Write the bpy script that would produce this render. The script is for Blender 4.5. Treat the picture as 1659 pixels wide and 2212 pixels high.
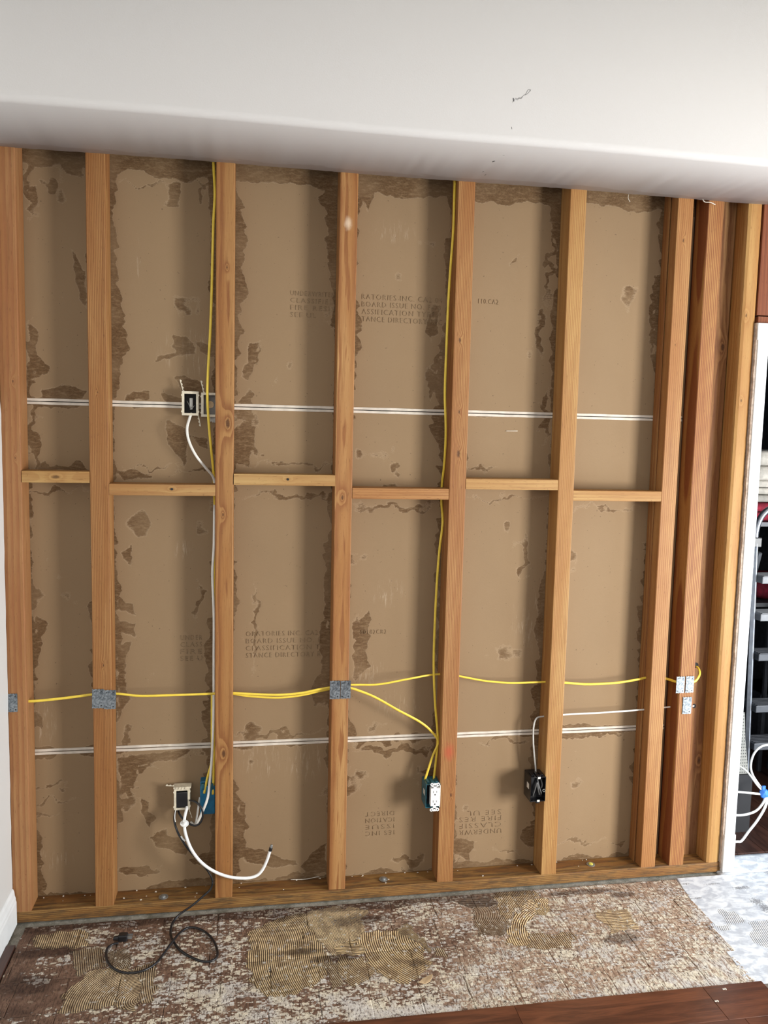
import bpy, bmesh, math, random
import numpy as np
from mathutils import Vector, Matrix

random.seed(7)
for o in list(bpy.data.objects):
    bpy.data.objects.remove(o)
SC = bpy.context.scene
COL = SC.collection
PI = math.pi

# ------------------------------------------------------------------ camera
FPX = 1723.35
_r = Vector((0.0995563786, -0.163945610, 0.0144915104))
CAM = Vector((0.497699678, -2.75233088, 1.70139455))
_Rm = Matrix.Rotation(_r.length, 3, _r.normalized()) @ Matrix(((1, 0, 0), (0, 0, -1), (0, 1, 0)))
cd = bpy.data.cameras.new('camera')
cd.sensor_fit = 'VERTICAL'; cd.sensor_height = 24.0; cd.lens = FPX / 2212 * 24.0
cd.clip_start = 0.05; cd.clip_end = 60
cam = bpy.data.objects.new('camera', cd); COL.objects.link(cam)
_m = Matrix((_Rm[0], -_Rm[1], -_Rm[2])).transposed().to_4x4()
_m.translation = CAM
cam.matrix_world = _m
SC.camera = cam

# ------------------------------------------------------------------ light
SC.view_settings.view_transform = 'Standard'
SC.view_settings.look = 'None'
SC.view_settings.gamma = 1
SC.view_settings.use_curve_mapping = False
SC.view_settings.exposure = 0.12
w = bpy.data.worlds.new('world'); SC.world = w; w.use_nodes = True
w.node_tree.nodes['Background'].inputs[0].default_value = (0.90, 0.94, 1.0, 1)
w.node_tree.nodes['Background'].inputs[1].default_value = 0.20

def area(name, loc, target, sx, sy, power, col):
    l = bpy.data.lights.new(name, 'AREA'); l.shape = 'RECTANGLE'; l.size = sx; l.size_y = sy
    l.energy = power; l.color = col
    o = bpy.data.objects.new(name, l); COL.objects.link(o)
    o.location = loc
    o.rotation_euler = (Vector(target) - Vector(loc)).to_track_quat('-Z', 'Y').to_euler()
    return o
area('window_daylight', (4.15, -2.55, 1.05), (1.5, 0.0, 0.4), 0.9, 1.3, 182, (1.0, 0.97, 0.92))
area('side_door_daylight', (4.3, -0.9, 0.85), (2.4, -0.5, -0.1), 1.2, 1.3, 52, (0.66, 0.82, 1.0))
area('rear_fill', (-0.2, -4.9, 2.35), (0.4, 0, 2.3), 2.6, 1.3, 46, (1.0, 0.96, 0.92))  # fill light added behind the camera, aimed to brighten the soffit front

# ------------------------------------------------------------------ helpers
def at(u, v, Y=0.0):
    """point on the vertical plane y = Y"""
    d = _Rm.transposed() @ Vector(((u - 829.5) / FPX, (v - 1106) / FPX, 1))
    return CAM + d * ((Y - CAM.y) / d.y)
def fl(u, v, z=0.0):
    """point on the horizontal plane at height z"""
    d = _Rm.transposed() @ Vector(((u - 829.5) / FPX, (v - 1106) / FPX, 1))
    return CAM + d * ((z - CAM.z) / d.z)

def link(name, me, mat=None, parent=None):
    o = bpy.data.objects.new(name, me); COL.objects.link(o)
    if mat is not None and me is not None:
        me.materials.append(mat)
    if parent is not None:
        o.parent = parent
    return o
def from_bm(name, bm, mat=None, parent=None, smooth=False):
    me = bpy.data.meshes.new(name); bm.normal_update(); bm.to_mesh(me); bm.free()
    if smooth:
        me.polygons.foreach_set('use_smooth', [True] * len(me.polygons))
    return link(name, me, mat, parent)
def parts(name, bm, mat, parent, smooth=False):
    """every loose piece of bm becomes an object of its own"""
    bm.verts.ensure_lookup_table(); bm.verts.index_update(); seen = set(); res = []
    for v in bm.verts:
        if v.index in seen: continue
        isl = [v]; seen.add(v.index); k = 0
        while k < len(isl):
            for e in isl[k].link_edges:
                o_ = e.other_vert(isl[k])
                if o_.index not in seen: seen.add(o_.index); isl.append(o_)
            k += 1
        nb = bmesh.new(); mp = {q: nb.verts.new(q.co) for q in isl}
        for f_ in {f for q in isl for f in q.link_faces}: nb.faces.new([mp[q] for q in f_.verts])
        res.append(from_bm(name, nb, mat, parent, smooth))
    bm.free()
    return res
def thing(name, label, cat, loc=(0, 0, 0), group=None):
    o = bpy.data.objects.new(name, None); COL.objects.link(o); o.location = loc
    o.empty_display_size = 0.05
    o['label'] = label; o['category'] = cat
    if group: o['group'] = group
    return o
def tag(o, label, cat, group=None):
    o['label'] = label; o['category'] = cat
    if group: o['group'] = group
    return o
def struct(o):
    o['kind'] = 'structure'; return o
def setup(name):
    o = bpy.data.objects.new(name, None); COL.objects.link(o); o['kind'] = 'structure'; return o

def bx(bm, x0, x1, y0, y1, z0, z1, bev=0.0, seg=2):
    r = bmesh.ops.create_cube(bm, size=1.0)
    vs = r['verts']
    for v in vs:
        v.co = Vector(((x0 + x1) / 2 + v.co.x * (x1 - x0), (y0 + y1) / 2 + v.co.y * (y1 - y0), (z0 + z1) / 2 + v.co.z * (z1 - z0)))
    if bev > 0:
        es = list({e for v in vs for e in v.link_edges})
        bmesh.ops.bevel(bm, geom=es, offset=bev, segments=seg, affect='EDGES', profile=0.5)
    return vs
def box(name, b, mat, parent=None, bev=0.0, seg=2):
    bm = bmesh.new(); bx(bm, *b, bev=bev, seg=seg)
    return from_bm(name, bm, mat, parent)
def cyl(bm, c, r, h, axis='Y', seg=20, r2=None):
    """cylinder centred on c"""
    M = {'Z': Matrix.Identity(4), 'Y': Matrix.Rotation(PI / 2, 4, 'X'), 'X': Matrix.Rotation(PI / 2, 4, 'Y')}[axis]
    bmesh.ops.create_cone(bm, cap_ends=True, segments=seg, radius1=r, radius2=r if r2 is None else r2, depth=h,
                          matrix=Matrix.Translation(c) @ M)

def smooth_path(pts, n=10):
    P = [Vector(p) for p in pts]; out = []
    P = [P[0] * 2 - P[1]] + P + [P[-1] * 2 - P[-2]]
    for i in range(1, len(P) - 2):
        for k in range(n):
            t = k / n
            a, b, c, d = P[i - 1], P[i], P[i + 1], P[i + 2]
            out.append(0.5 * ((2 * b) + (c - a) * t + (2 * a - 5 * b + 4 * c - d) * t * t + (3 * b - a - 3 * c + d) * t ** 3))
    out.append(P[-2])
    return out
def tube_bm(bm, pts, r, flat=1.0, seg=10, n=8, ref=Vector((0, 1, 0)), smooth=True):
    """flat<1 squeezes the section along ref (flat sheathed cable)"""
    path = smooth_path(pts, n) if smooth else [Vector(p) for p in pts]
    rings = []
    for i, p in enumerate(path):
        t = (path[min(i + 1, len(path) - 1)] - path[max(i - 1, 0)]).normalized()
        a = (ref - t * ref.dot(t))
        if a.length < 1e-3: a = Vector((1, 0, 0)) - t * t.x
        a.normalize(); b = t.cross(a)
        rr = r[i * (len(r) - 1) // max(1, len(path) - 1)] if isinstance(r, (list, tuple)) else r
        rings.append([bm.verts.new(p + a * (math.cos(k * 2 * PI / seg) * rr * flat) + b * (math.sin(k * 2 * PI / seg) * rr)) for k in range(seg)])
    for i in range(len(rings) - 1):
        for k in range(seg):
            bm.faces.new((rings[i][k], rings[i + 1][k], rings[i + 1][(k + 1) % seg], rings[i][(k + 1) % seg]))
    bm.faces.new(rings[0]); bm.faces.new(rings[-1][::-1])
def tube(name, pts, r, mat, parent=None, **k):
    bm = bmesh.new(); tube_bm(bm, pts, r, **k)
    bmesh.ops.recalc_face_normals(bm, faces=bm.faces)
    return from_bm(name, bm, mat, parent, smooth=True)
def poly_plate(bm, pts, y0, y1):
    """outline in (x,z) given thickness along y"""
    a = [bm.verts.new((x, y0, z)) for x, z in pts]; b = [bm.verts.new((x, y1, z)) for x, z in pts]
    n = len(pts)
    bm.faces.new(a); bm.faces.new(b[::-1])
    for i in range(n):
        bm.faces.new((a[i], b[i], b[(i + 1) % n], a[(i + 1) % n]))
    bmesh.ops.recalc_face_normals(bm, faces=bm.faces)

# ---- numpy value noise
def _hash(ix, iy, s):
    n = (ix.astype(np.int64) * 374761393 + iy.astype(np.int64) * 668265263 + s * 1442695041) & 0xffffffff
    n = ((n ^ (n >> 13)) * 1274126177) & 0xffffffff
    n = n ^ (n >> 16)
    return (n & 0xffff) / 65535.0
def vn(x, y, s=0):
    ix = np.floor(x); iy = np.floor(y); fx = x - ix; fy = y - iy
    fx = fx * fx * (3 - 2 * fx); fy = fy * fy * (3 - 2 * fy)
    a = _hash(ix, iy, s); b = _hash(ix + 1, iy, s); c = _hash(ix, iy + 1, s); d = _hash(ix + 1, iy + 1, s)
    return (a * (1 - fx) + b * fx) * (1 - fy) + (c * (1 - fx) + d * fx) * fy
def fbm(x, y, s=0, o=4):
    t = 0; a = 0.5; tot = 0
    for k in range(o):
        t = t + a * vn(x * 2 ** k, y * 2 ** k, s + k * 17); tot += a; a *= 0.5
    return t / tot
def sst(a, b, x):
    t = np.clip((x - a) / (b - a), 0, 1); return t * t * (3 - 2 * t)
def inpoly(X, Y, poly):
    r = np.zeros(X.shape, bool); n = len(poly)
    for i in range(n):
        x1, y1 = poly[i]; x2, y2 = poly[(i + 1) % n]
        c = ((y1 > Y) != (y2 > Y)) & (X < (x2 - x1) * (Y - y1) / (y2 - y1 + 1e-12) + x1)
        r ^= c
    return r
def grid_mesh(name, P, attrs, mat, parent=None, skirt=None):
    """P: (ny,nx,3) points; attrs: dict name->(ny,nx)"""
    ny, nx = P.shape[:2]
    co = P.reshape(-1, 3)
    idx = np.arange(nx * ny).reshape(ny, nx)
    q = np.stack([idx[:-1, :-1], idx[:-1, 1:], idx[1:, 1:], idx[1:, :-1]], -1).reshape(-1, 4)
    at_ = {k: v.reshape(-1) for k, v in attrs.items()}
    if skirt is not None:
        ring = np.concatenate([idx[0, :], idx[1:, -1], idx[-1, -2::-1], idx[-2:0:-1, 0]])
        low = co[ring] + np.array(skirt)[None]
        base = len(co); m = len(ring)
        co = np.concatenate([co, low])
        for k in at_: at_[k] = np.concatenate([at_[k], at_[k][ring]])
        a = np.arange(m); b = (a + 1) % m
        q = np.concatenate([q, np.stack([ring[a], base + a, base + b, ring[b]], -1), ])
    me = bpy.data.meshes.new(name)
    me.vertices.add(len(co)); me.vertices.foreach_set('co', co.astype(np.float32).ravel())
    me.loops.add(len(q) * 4); me.loops.foreach_set('vertex_index', q.astype(np.int32).ravel())
    me.polygons.add(len(q)); me.polygons.foreach_set('loop_start', np.arange(0, len(q) * 4, 4, dtype=np.int32))
    me.polygons.foreach_set('loop_total', np.full(len(q), 4, dtype=np.int32))
    for k, v in at_.items():
        A = me.attributes.new(k, 'FLOAT', 'POINT'); A.data.foreach_set('value', v.astype(np.float32))
    me.update(); me.validate()
    return link(name, me, mat, parent)

# ------------------------------------------------------------------ materials
class NT:
    def __init__(s, name):
        s.m = bpy.data.materials.new(name); s.m.use_nodes = True
        s.t = s.m.node_tree; s.p = s.t.nodes['Principled BSDF']
    def n(s, typ, **kw):
        x = s.t.nodes.new(typ)
        for k, v in kw.items(): setattr(x, k, v)
        return x
    def put(s, sock, v):
        if isinstance(v, bpy.types.NodeSocket): s.t.links.new(v, sock)
        elif isinstance(v, (tuple, list)) and len(v) == 3 and sock.type == 'RGBA': sock.default_value = (*v, 1)
        else: sock.default_value = v
    def math(s, op, a, b=0.0, c=0.0):
        x = s.n('ShaderNodeMath', operation=op)
        s.put(x.inputs[0], a); s.put(x.inputs[1], b); s.put(x.inputs[2], c); return x.outputs[0]
    def add(s, a, b): return s.math('ADD', a, b)
    def mul(s, a, b): return s.math('MULTIPLY', a, b)
    def step(s, v, lo, hi, a=0.0, b=1.0):
        x = s.n('ShaderNodeMapRange', interpolation_type='SMOOTHSTEP')
        s.put(x.inputs['Value'], v); x.inputs['From Min'].default_value = lo; x.inputs['From Max'].default_value = hi
        x.inputs['To Min'].default_value = a; x.inputs['To Max'].default_value = b; return x.outputs[0]
    def mix(s, f, a, b, mode='MIX'):
        x = s.n('ShaderNodeMix', data_type='RGBA', blend_type=mode)
        s.put(x.inputs[0], f); s.put(x.inputs[6], a); s.put(x.inputs[7], b); return x.outputs[2]
    def attr(s, name):
        x = s.n('ShaderNodeAttribute'); x.attribute_name = name; return x.outputs['Fac']
    def obj(s): return s.n('ShaderNodeTexCoord').outputs['Object']
    def geo(s): return s.n('ShaderNodeNewGeometry').outputs['Position']
    def map(s, v, scale=(1, 1, 1), loc=(0, 0, 0), rot=(0, 0, 0)):
        x = s.n('ShaderNodeMapping'); s.put(x.inputs[0], v)
        x.inputs['Location'].default_value = loc; x.inputs['Rotation'].default_value = rot; x.inputs['Scale'].default_value = scale
        return x.outputs[0]
    def noise(s, v, scale=5, detail=3, rough=0.5, dist=0.0):
        x = s.n('ShaderNodeTexNoise'); s.put(x.inputs['Vector'], v)
        x.inputs['Scale'].default_value = scale; x.inputs['Detail'].default_value = detail
        x.inputs['Roughness'].default_value = rough; x.inputs['Distortion'].default_value = dist
        return x.outputs['Fac']
    def sep(s, v):
        x = s.n('ShaderNodeSeparateXYZ'); s.put(x.inputs[0], v); return x.outputs
    def comb(s, a, b, c):
        x = s.n('ShaderNodeCombineXYZ')
        for i, k in enumerate((a, b, c)): s.put(x.inputs[i], k)
        return x.outputs[0]
    def bump(s, h, dist=0.001, strength=1.0):
        x = s.n('ShaderNodeBump'); s.put(x.inputs['Height'], h)
        x.inputs['Distance'].default_value = dist; x.inputs['Strength'].default_value = strength
        s.t.links.new(x.outputs[0], s.p.inputs['Normal']); return x
    def out(s, col, rough=0.6, metal=0.0, spec=0.5):
        s.put(s.p.inputs['Base Color'], col); s.put(s.p.inputs['Roughness'], rough)
        s.p.inputs['Metallic'].default_value = metal; s.p.inputs['Specular IOR Level'].default_value = spec
        return s.m

def plain(name, col, rough=0.5, metal=0.0, var=0.08, scale=40, bump=0.0, spec=0.5):
    n = NT(name); v = n.obj()
    k = n.noise(v, scale, 3)
    c = n.mix(n.step(k, 0.3, 0.7), tuple(x * (1 - var) for x in col), tuple(min(1, x * (1 + var)) for x in col))
    if bump: n.bump(n.noise(v, scale * 4, 3), bump)
    return n.out(c, rough, metal, spec)

def wood(name, light, dark, axis='Z', centre=(0.0, 0.09), pitch=0.006, wobble=0.006, knots=(), spots=(), contrast=0.8, seed=0.0, fibre=0.5, wob_s=1.6, damp=0.0):
    """growth rings round a pith that runs along the board; knots swell the rings"""
    k_ = (0.64, 0.58, 0.42); light = tuple(a * b for a, b in zip(light, k_)); dark = tuple(a * b for a, b in zip(dark, (0.62, 0.50, 0.38)))
    n = NT(name); v = n.obj()
    if axis == 'X': v = n.map(v, rot=(0, -PI / 2, 0))       # board axis becomes z
    x, y, z = n.sep(v)
    zz = n.add(z, seed)
    low = n.noise(n.comb(n.mul(x, 2.0), n.mul(y, 2.0), zz), wob_s, 2)
    low2 = n.noise(n.comb(n.mul(x, 12.0), n.mul(y, 12.0), n.add(zz, 7.3)), 4.0, 2)
    cx = n.add(n.math('SUBTRACT', x, centre[0]), n.mul(n.math('SUBTRACT', low, 0.5), wobble * 4))
    cy = n.add(n.math('SUBTRACT', y, centre[1]), n.mul(n.math('SUBTRACT', low2, 0.5), wobble))
    r = n.math('SQRT', n.add(n.mul(cx, cx), n.mul(cy, cy)))
    kd = None
    for (kx, kz, ks) in knots:
        dx = n.math('SUBTRACT', x, kx); dz = n.mul(n.math('SUBTRACT', z, kz), 0.45)
        d = n.math('SQRT', n.add(n.mul(dx, dx), n.mul(dz, dz)))
        e = n.math('POWER', 2.718, n.mul(n.math('DIVIDE', d, ks), -1.0))
        r = n.add(r, n.mul(e, pitch * 3.5))
        dk = n.step(n.add(d, n.mul(n.noise(v, 180, 2), ks * 0.5)), ks * 0.45, ks * 0.95, 1.0, 0.0)
        kd = dk if kd is None else n.math('MAXIMUM', kd, dk)
    ph = n.math('FRACT', n.math('DIVIDE', r, pitch))
    up = n.step(ph, 0.15, 0.80); dn = n.step(ph, 0.90, 1.0, 1.0, 0.0)
    ring = n.mul(up, dn)
    fib = n.noise(n.comb(n.mul(x, 420.0), n.mul(y, 420.0), n.mul(zz, 9.0)), 1.0, 3, 0.6)
    tone = n.noise(n.comb(n.mul(x, 9.0), n.mul(y, 9.0), n.mul(zz, 1.1)), 1.0, 3)
    f = n.add(n.mul(ring, contrast), n.mul(n.step(fib, 0.35, 0.7), fibre * 0.75))
    f = n.math('MINIMUM', f, 1.0)
    lt2 = tuple(c * k for c, k in zip(light, (0.80, 0.66, 0.54)))
    c = n.mix(n.step(tone, 0.38, 0.62), light, lt2)
    c = n.mix(f, c, dark)
    stk = n.noise(n.comb(n.mul(x, 75.0), n.mul(y, 75.0), n.mul(zz, 2.6)), 1.0, 4, 0.65)
    c = n.mix(n.mul(n.step(stk, 0.54, 0.68), 0.42), c, tuple(k * 0.75 for k in dark))
    if kd is not None: c = n.mix(n.mul(kd, 0.85), c, tuple(k * 0.30 for k in dark))
    for (sx_, sz_, sr_, sc_, sf_) in spots:
        dx = n.math('SUBTRACT', x, sx_); dz = n.mul(n.math('SUBTRACT', z, sz_), 0.6)
        d = n.math('SQRT', n.add(n.mul(dx, dx), n.mul(dz, dz)))
        c = n.mix(n.mul(n.step(n.add(d, n.mul(n.noise(v, 60, 3), sr_ * 0.6)), sr_ * 0.4, sr_ * 1.3, 1.0, 0.0), sf_), c, sc_)
    pk = n.noise(n.comb(n.mul(x, 330.0), n.mul(y, 330.0), n.mul(zz, 34.0)), 1.0, 2)
    c = n.mix(n.mul(n.step(pk, 0.63, 0.70), 0.5), c, tuple(k * 0.6 for k in dark))
    fl_ = n.noise(v, 95, 2)
    c = n.mix(n.mul(n.step(fl_, 0.71, 0.77), 0.45), c, tuple(k * 0.45 for k in dark))
    if damp > 0:   # mould and water staining low on the board
        s_ = n.step(n.noise(n.map(v, (60, 60, 9)), 1.0, 6, 0.7), 0.44, 0.66)
        c = n.mix(n.mul(s_, damp), c, (0.055, 0.036, 0.02))
    n.bump(n.add(n.mul(ring, -0.5), n.mul(fib, 0.8)), 0.0006, 0.8)
    return n.out(c, 0.62, 0, 0.35)

M = {}
M['white_paint'] = plain('white_paint', (0.66, 0.66, 0.64), 0.38, var=0.012, scale=3, bump=0.0002)
M['trim_paint'] = plain('trim_paint', (0.78, 0.80, 0.80), 0.35, var=0.03, scale=25, bump=0.0003)
M['yellow'] = plain('yellow_sheath', (0.84, 0.62, 0.07), 0.42, var=0.06, scale=30)
M['white_cable'] = plain('white_sheath', (0.80, 0.79, 0.74), 0.4, var=0.05, scale=30)
M['grey_cable'] = plain('grey_sheath', (0.50, 0.49, 0.46), 0.45)
M['dark_grey'] = plain('dark_grey_sheath', (0.13, 0.13, 0.13), 0.5)
M['black'] = plain('black_plastic', (0.012, 0.012, 0.014), 0.35, var=0.3)
M['black_gloss'] = plain('black_gloss_plastic', (0.010, 0.010, 0.012), 0.16, var=0.3, bump=0.0003, scale=60)
M['dark_void'] = plain('dark_inside', (0.006, 0.006, 0.008), 0.7)
M['cream'] = plain('cream_plastic', (0.66, 0.60, 0.47), 0.45, var=0.12, scale=60)
M['blue'] = plain('blue_plastic', (0.008, 0.13, 0.25), 0.38, var=0.15, scale=50)
M['teal'] = plain('teal_plastic', (0.02, 0.11, 0.15), 0.38, var=0.2, scale=70)
M['blue_tape'] = plain('blue_tape', (0.03, 0.17, 0.62), 0.5, var=0.15)
M['outlet_white'] = plain('outlet_white', (0.86, 0.86, 0.84), 0.28, var=0.02)
M['label'] = plain('paper_label', (0.66, 0.65, 0.60), 0.6)
M['steel'] = plain('bare_steel', (0.33, 0.34, 0.34), 0.5, 0.8, var=0.15, scale=80)
M['brass'] = plain('yellow_paint_mark', (0.62, 0.55, 0.10), 0.5)
M['aluminium'] = plain('aluminium', (0.30, 0.32, 0.36), 0.35, 0.9, var=0.1)
M['grey_paint'] = plain('grey_metal', (0.06, 0.066, 0.078), 0.45, 0.3)
M['tread_grey'] = plain('tread_grey', (0.20, 0.21, 0.23), 0.5)
M['red_cloth'] = plain('red_cloth', (0.22, 0.01, 0.03), 0.9, var=0.3)
M['white_cloth'] = plain('white_cloth', (0.50, 0.48, 0.44), 0.9, var=0.15)
M['shaded_wall'] = plain('closet_shade_colour', (0.045, 0.05, 0.06), 0.8, var=0.2)  # darkness of the unlit closet is put into this wall colour
M['paper'] = plain('torn_paper', (0.70, 0.66, 0.58), 0.8, var=0.1)
M['tan_chip'] = plain('tan_card', (0.62, 0.45, 0.27), 0.7, var=0.1)
M['pencil'] = plain('scuff_mark', (0.10, 0.10, 0.10), 0.8)
M['gypsum_edge'] = plain('broken_gypsum', (0.56, 0.46, 0.38), 0.9, var=0.2, scale=90, bump=0.001)

def galvanized():
    n = NT('galvanized_steel'); v = n.obj()
    x = n.n('ShaderNodeTexVoronoi'); n.put(x.inputs['Vector'], n.map(v, (1, 1, 1))); x.inputs['Scale'].default_value = 190
    k = n.sep(x.outputs['Color'])[0]
    sw = n.noise(v, 45, 5, 0.6, 2.5)
    c = n.mix(n.step(n.add(n.mul(k, 0.35), sw), 0.35, 0.95), (0.10, 0.12, 0.14), (0.34, 0.375, 0.40))
    n.bump(sw, 0.0003)
    return n.out(c, n.step(sw, 0.3, 0.7, 0.32, 0.55), 0.75)
M['zinc'] = galvanized()

def soffit_mat():
    n = NT('soffit_paint'); v = n.geo(); x, y, z = n.sep(v)
    k = n.noise(n.map(v, (6, 22, 22)), 1.0, 4, 0.6)
    # scraped, unpainted skim coat along the cut edge above the studs
    edge = n.step(n.add(y, n.mul(k, 0.11)), 0.012, 0.026)
    under = n.step(z, 2.5735, 2.576, 1.0, 0.0)
    c = n.mix(n.mul(n.mul(edge, under), 0.75), n.mix(n.noise(v, 2.5, 2), (0.605, 0.586, 0.570), (0.59, 0.571, 0.556)), (0.50, 0.45, 0.42))
    n.bump(n.noise(v, 260, 2), 0.00025)
    return n.out(c, 0.75, 0, 0.2)
M['soffit'] = soffit_mat()

def drywall_mat():
    n = NT('gypsum_backing_paper'); v = n.geo()
    st = n.attr('stain')
    fine = n.noise(n.map(v, (160, 160, 330)), 1.0, 3, 0.6)
    f = n.add(st, n.mul(n.math('SUBTRACT', fine, 0.5), 0.010))
    m = n.step(f, -0.0009, 0.0012)
    rim = n.mul(n.step(f, -0.003, -0.0005), n.step(f, 0.0, 0.003, 1.0, 0.0))
    dens = n.mul(n.step(n.noise(n.map(v, (34, 34, 120), rot=(0, 0.25, 0)), 1.0, 4, 0.7), 0.28, 0.55, 0.32, 1.0), n.step(n.noise(v, 7, 2), 0.35, 0.6, 0.65, 1.0))
    speck = n.step(n.noise(v, 420, 2), 0.3, 0.75)
    base = n.mix(n.noise(n.map(v, (3, 3, 2)), 1.0, 4), (0.312, 0.213, 0.120), (0.252, 0.170, 0.097))
    base = n.mix(n.mul(speck, 0.16), base, (0.25, 0.17, 0.10))
    base = n.mix(n.mul(n.step(n.noise(v, 130, 1), 0.775, 0.79), 0.7), base, (0.10, 0.065, 0.04))
    # scuffed, lighter skim smears
    lt = n.mul(n.step(n.attr('smear'), 0.0, 0.02), n.step(n.noise(n.map(v, (90, 90, 14), rot=(0, 0.6, 0)), 1.0, 4, 0.7), 0.5, 0.75))
    base = n.mix(n.mul(lt, 0.5), base, (0.56, 0.46, 0.34))
    dk = n.mix(n.step(fine, 0.3, 0.7), (0.105, 0.057, 0.024), (0.158, 0.093, 0.043))
    c = n.mix(n.mul(m, dens), base, dk)
    c = n.mix(n.mul(rim, 0.25), c, (0.47, 0.36, 0.24))
    n.bump(n.add(n.mul(m, -0.6), n.mul(fine, 0.3)), 0.0008, 0.7)
    return n.out(c, 0.78, 0, 0.25)
M['drywall'] = drywall_mat()
M['stamp'] = plain('stamped_ink', (0.262, 0.178, 0.100), 0.8)
M['seam_tape'] = plain('seam_edge_paper', (0.66, 0.60, 0.52), 0.7, var=0.12, scale=25)

def floor_mat():
    n = NT('adhesive_residue'); v = n.geo()
    ridge = n.attr('ridge'); ph = n.attr('phase'); fk = n.attr('flake'); dark = n.attr('dark'); och = n.attr('ochre'); tone = n.attr('tone')
    fine = n.noise(n.map(v, (260, 330, 100)), 1.0, 3, 0.65)
    mid = n.noise(n.map(v, (95, 60, 30)), 1.0, 4, 0.6)
    # bare wood-finger backing
    wd = n.noise(n.map(v, (150, 12, 20)), 1.0, 4, 0.7)
    base = n.mix(n.step(mid, 0.35, 0.65), (0.125, 0.068, 0.045), (0.25, 0.150, 0.10))
    base = n.mix(n.mul(n.step(wd, 0.52, 0.62), 0.55), base, (0.06, 0.032, 0.02))
    base = n.mix(n.step(tone, 0.25, 0.85, 0.0, 0.9), base, n.mix(n.step(mid, 0.3, 0.7), (0.33, 0.21, 0.14), (0.60, 0.47, 0.35)))
    # grey and cream dabs of thinset left between the ridges
    wv = n.comb(n.add(n.sep(v)[0], n.mul(n.math('SUBTRACT', n.noise(v, 160, 2), 0.5), 0.010)), n.add(n.sep(v)[1], n.mul(n.math('SUBTRACT', n.noise(n.map(v, loc=(3, 1, 0)), 160, 2), 0.5), 0.008)), 0.0)
    vo = n.n('ShaderNodeTexVoronoi', distance='CHEBYCHEV'); n.put(vo.inputs['Vector'], n.map(wv, (50, 95, 1))); vo.inputs['Scale'].default_value = 1.0
    cr = n.sep(vo.outputs['Color'])
    vo2 = n.n('ShaderNodeTexVoronoi'); n.put(vo2.inputs['Vector'], n.map(wv, (120, 190, 1))); vo2.inputs['Scale'].default_value = 1.0
    cr2 = n.sep(vo2.outputs['Color'])
    f1 = n.mul(n.step(n.math('SUBTRACT', fk, cr[0]), -0.05, 0.05), n.step(vo.outputs['Distance'], 0.42, 0.52, 1.0, 0.0))
    f2 = n.mul(n.step(n.math('SUBTRACT', n.mul(fk, 0.7), cr2[0]), -0.05, 0.05), n.step(vo2.outputs['Distance'], 0.45, 0.55, 1.0, 0.0))
    big = n.step(n.add(fk, n.mul(n.math('SUBTRACT', fine, 0.5), 0.7)), 0.86, 0.98)
    fm = n.math('MAXIMUM', n.math('MAXIMUM', f1, f2), big)
    flc = n.mix(n.step(n.noise(v, 14, 3), 0.4, 0.6), (0.74, 0.66, 0.50), (0.58, 0.55, 0.52))
    flc = n.mix(n.mul(cr[1], 0.45), flc, (0.38, 0.31, 0.25))
    flc = n.mix(n.step(fine, 0.45, 0.7), flc, (0.80, 0.76, 0.66))
    c = n.mix(fm, base, flc)
    stk = n.mul(n.step(n.noise(n.map(v, (120, 22, 1), rot=(0, 0, 0.1)), 1.0, 4, 0.7), 0.50, 0.58), n.step(tone, 0.3, 0.7, 0.15, 0.75))
    c = n.mix(stk, c, n.mix(mid, (0.15, 0.075, 0.045), (0.36, 0.22, 0.14)))
    crv = n.step(n.noise(n.map(v, (170, 60, 1), rot=(0, 0, 0.15)), 1.0, 3, 0.7), 0.54, 0.62)
    c = n.mix(n.mul(crv, 0.85), c, (0.07, 0.04, 0.026))
    # notched trowel ridges
    s = n.math('SINE', n.mul(n.add(ph, n.mul(n.math('SUBTRACT', mid, 0.5), 0.35)), 2 * PI))
    rr = n.step(s, -0.70, 0.20)
    oc = n.mix(och, n.mix(n.step(mid, 0.4, 0.6), (0.36, 0.25, 0.16), (0.48, 0.39, 0.29)), (0.86, 0.63, 0.34))
    oc = n.mix(n.mul(n.step(n.noise(v, 26, 4, 0.65), 0.46, 0.60), 0.55), oc, (0.24, 0.15, 0.085))
    rc = n.mix(rr, n.mix(tone, (0.055, 0.031, 0.017), (0.17, 0.095, 0.055)), oc)
    rm = n.step(n.add(ridge, n.mul(n.math('SUBTRACT', n.noise(v, 60, 3), 0.5), 0.7)), 0.42, 0.58)
    chip = n.mul(f1, n.step(mid, 0.50, 0.62))
    rm = n.mul(rm, n.math('SUBTRACT', 1.0, chip))
    c = n.mix(rm, c, rc)
    # mould / water stains
    dm = n.step(n.add(dark, n.mul(n.math('SUBTRACT', mid, 0.5), 0.8)), 0.35, 0.75)
    c = n.mix(n.mul(dm, 0.75), c, n.mix(1.0, c, (0.24, 0.20, 0.19), 'MULTIPLY'))
    h = n.mix(rm, n.add(n.mul(fm, 0.8), n.mul(fine, 0.5)), s)
    n.bump(h, 0.0020, 0.9)
    return n.out(c, 0.72, 0, 0.3)
M['residue'] = floor_mat()

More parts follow.
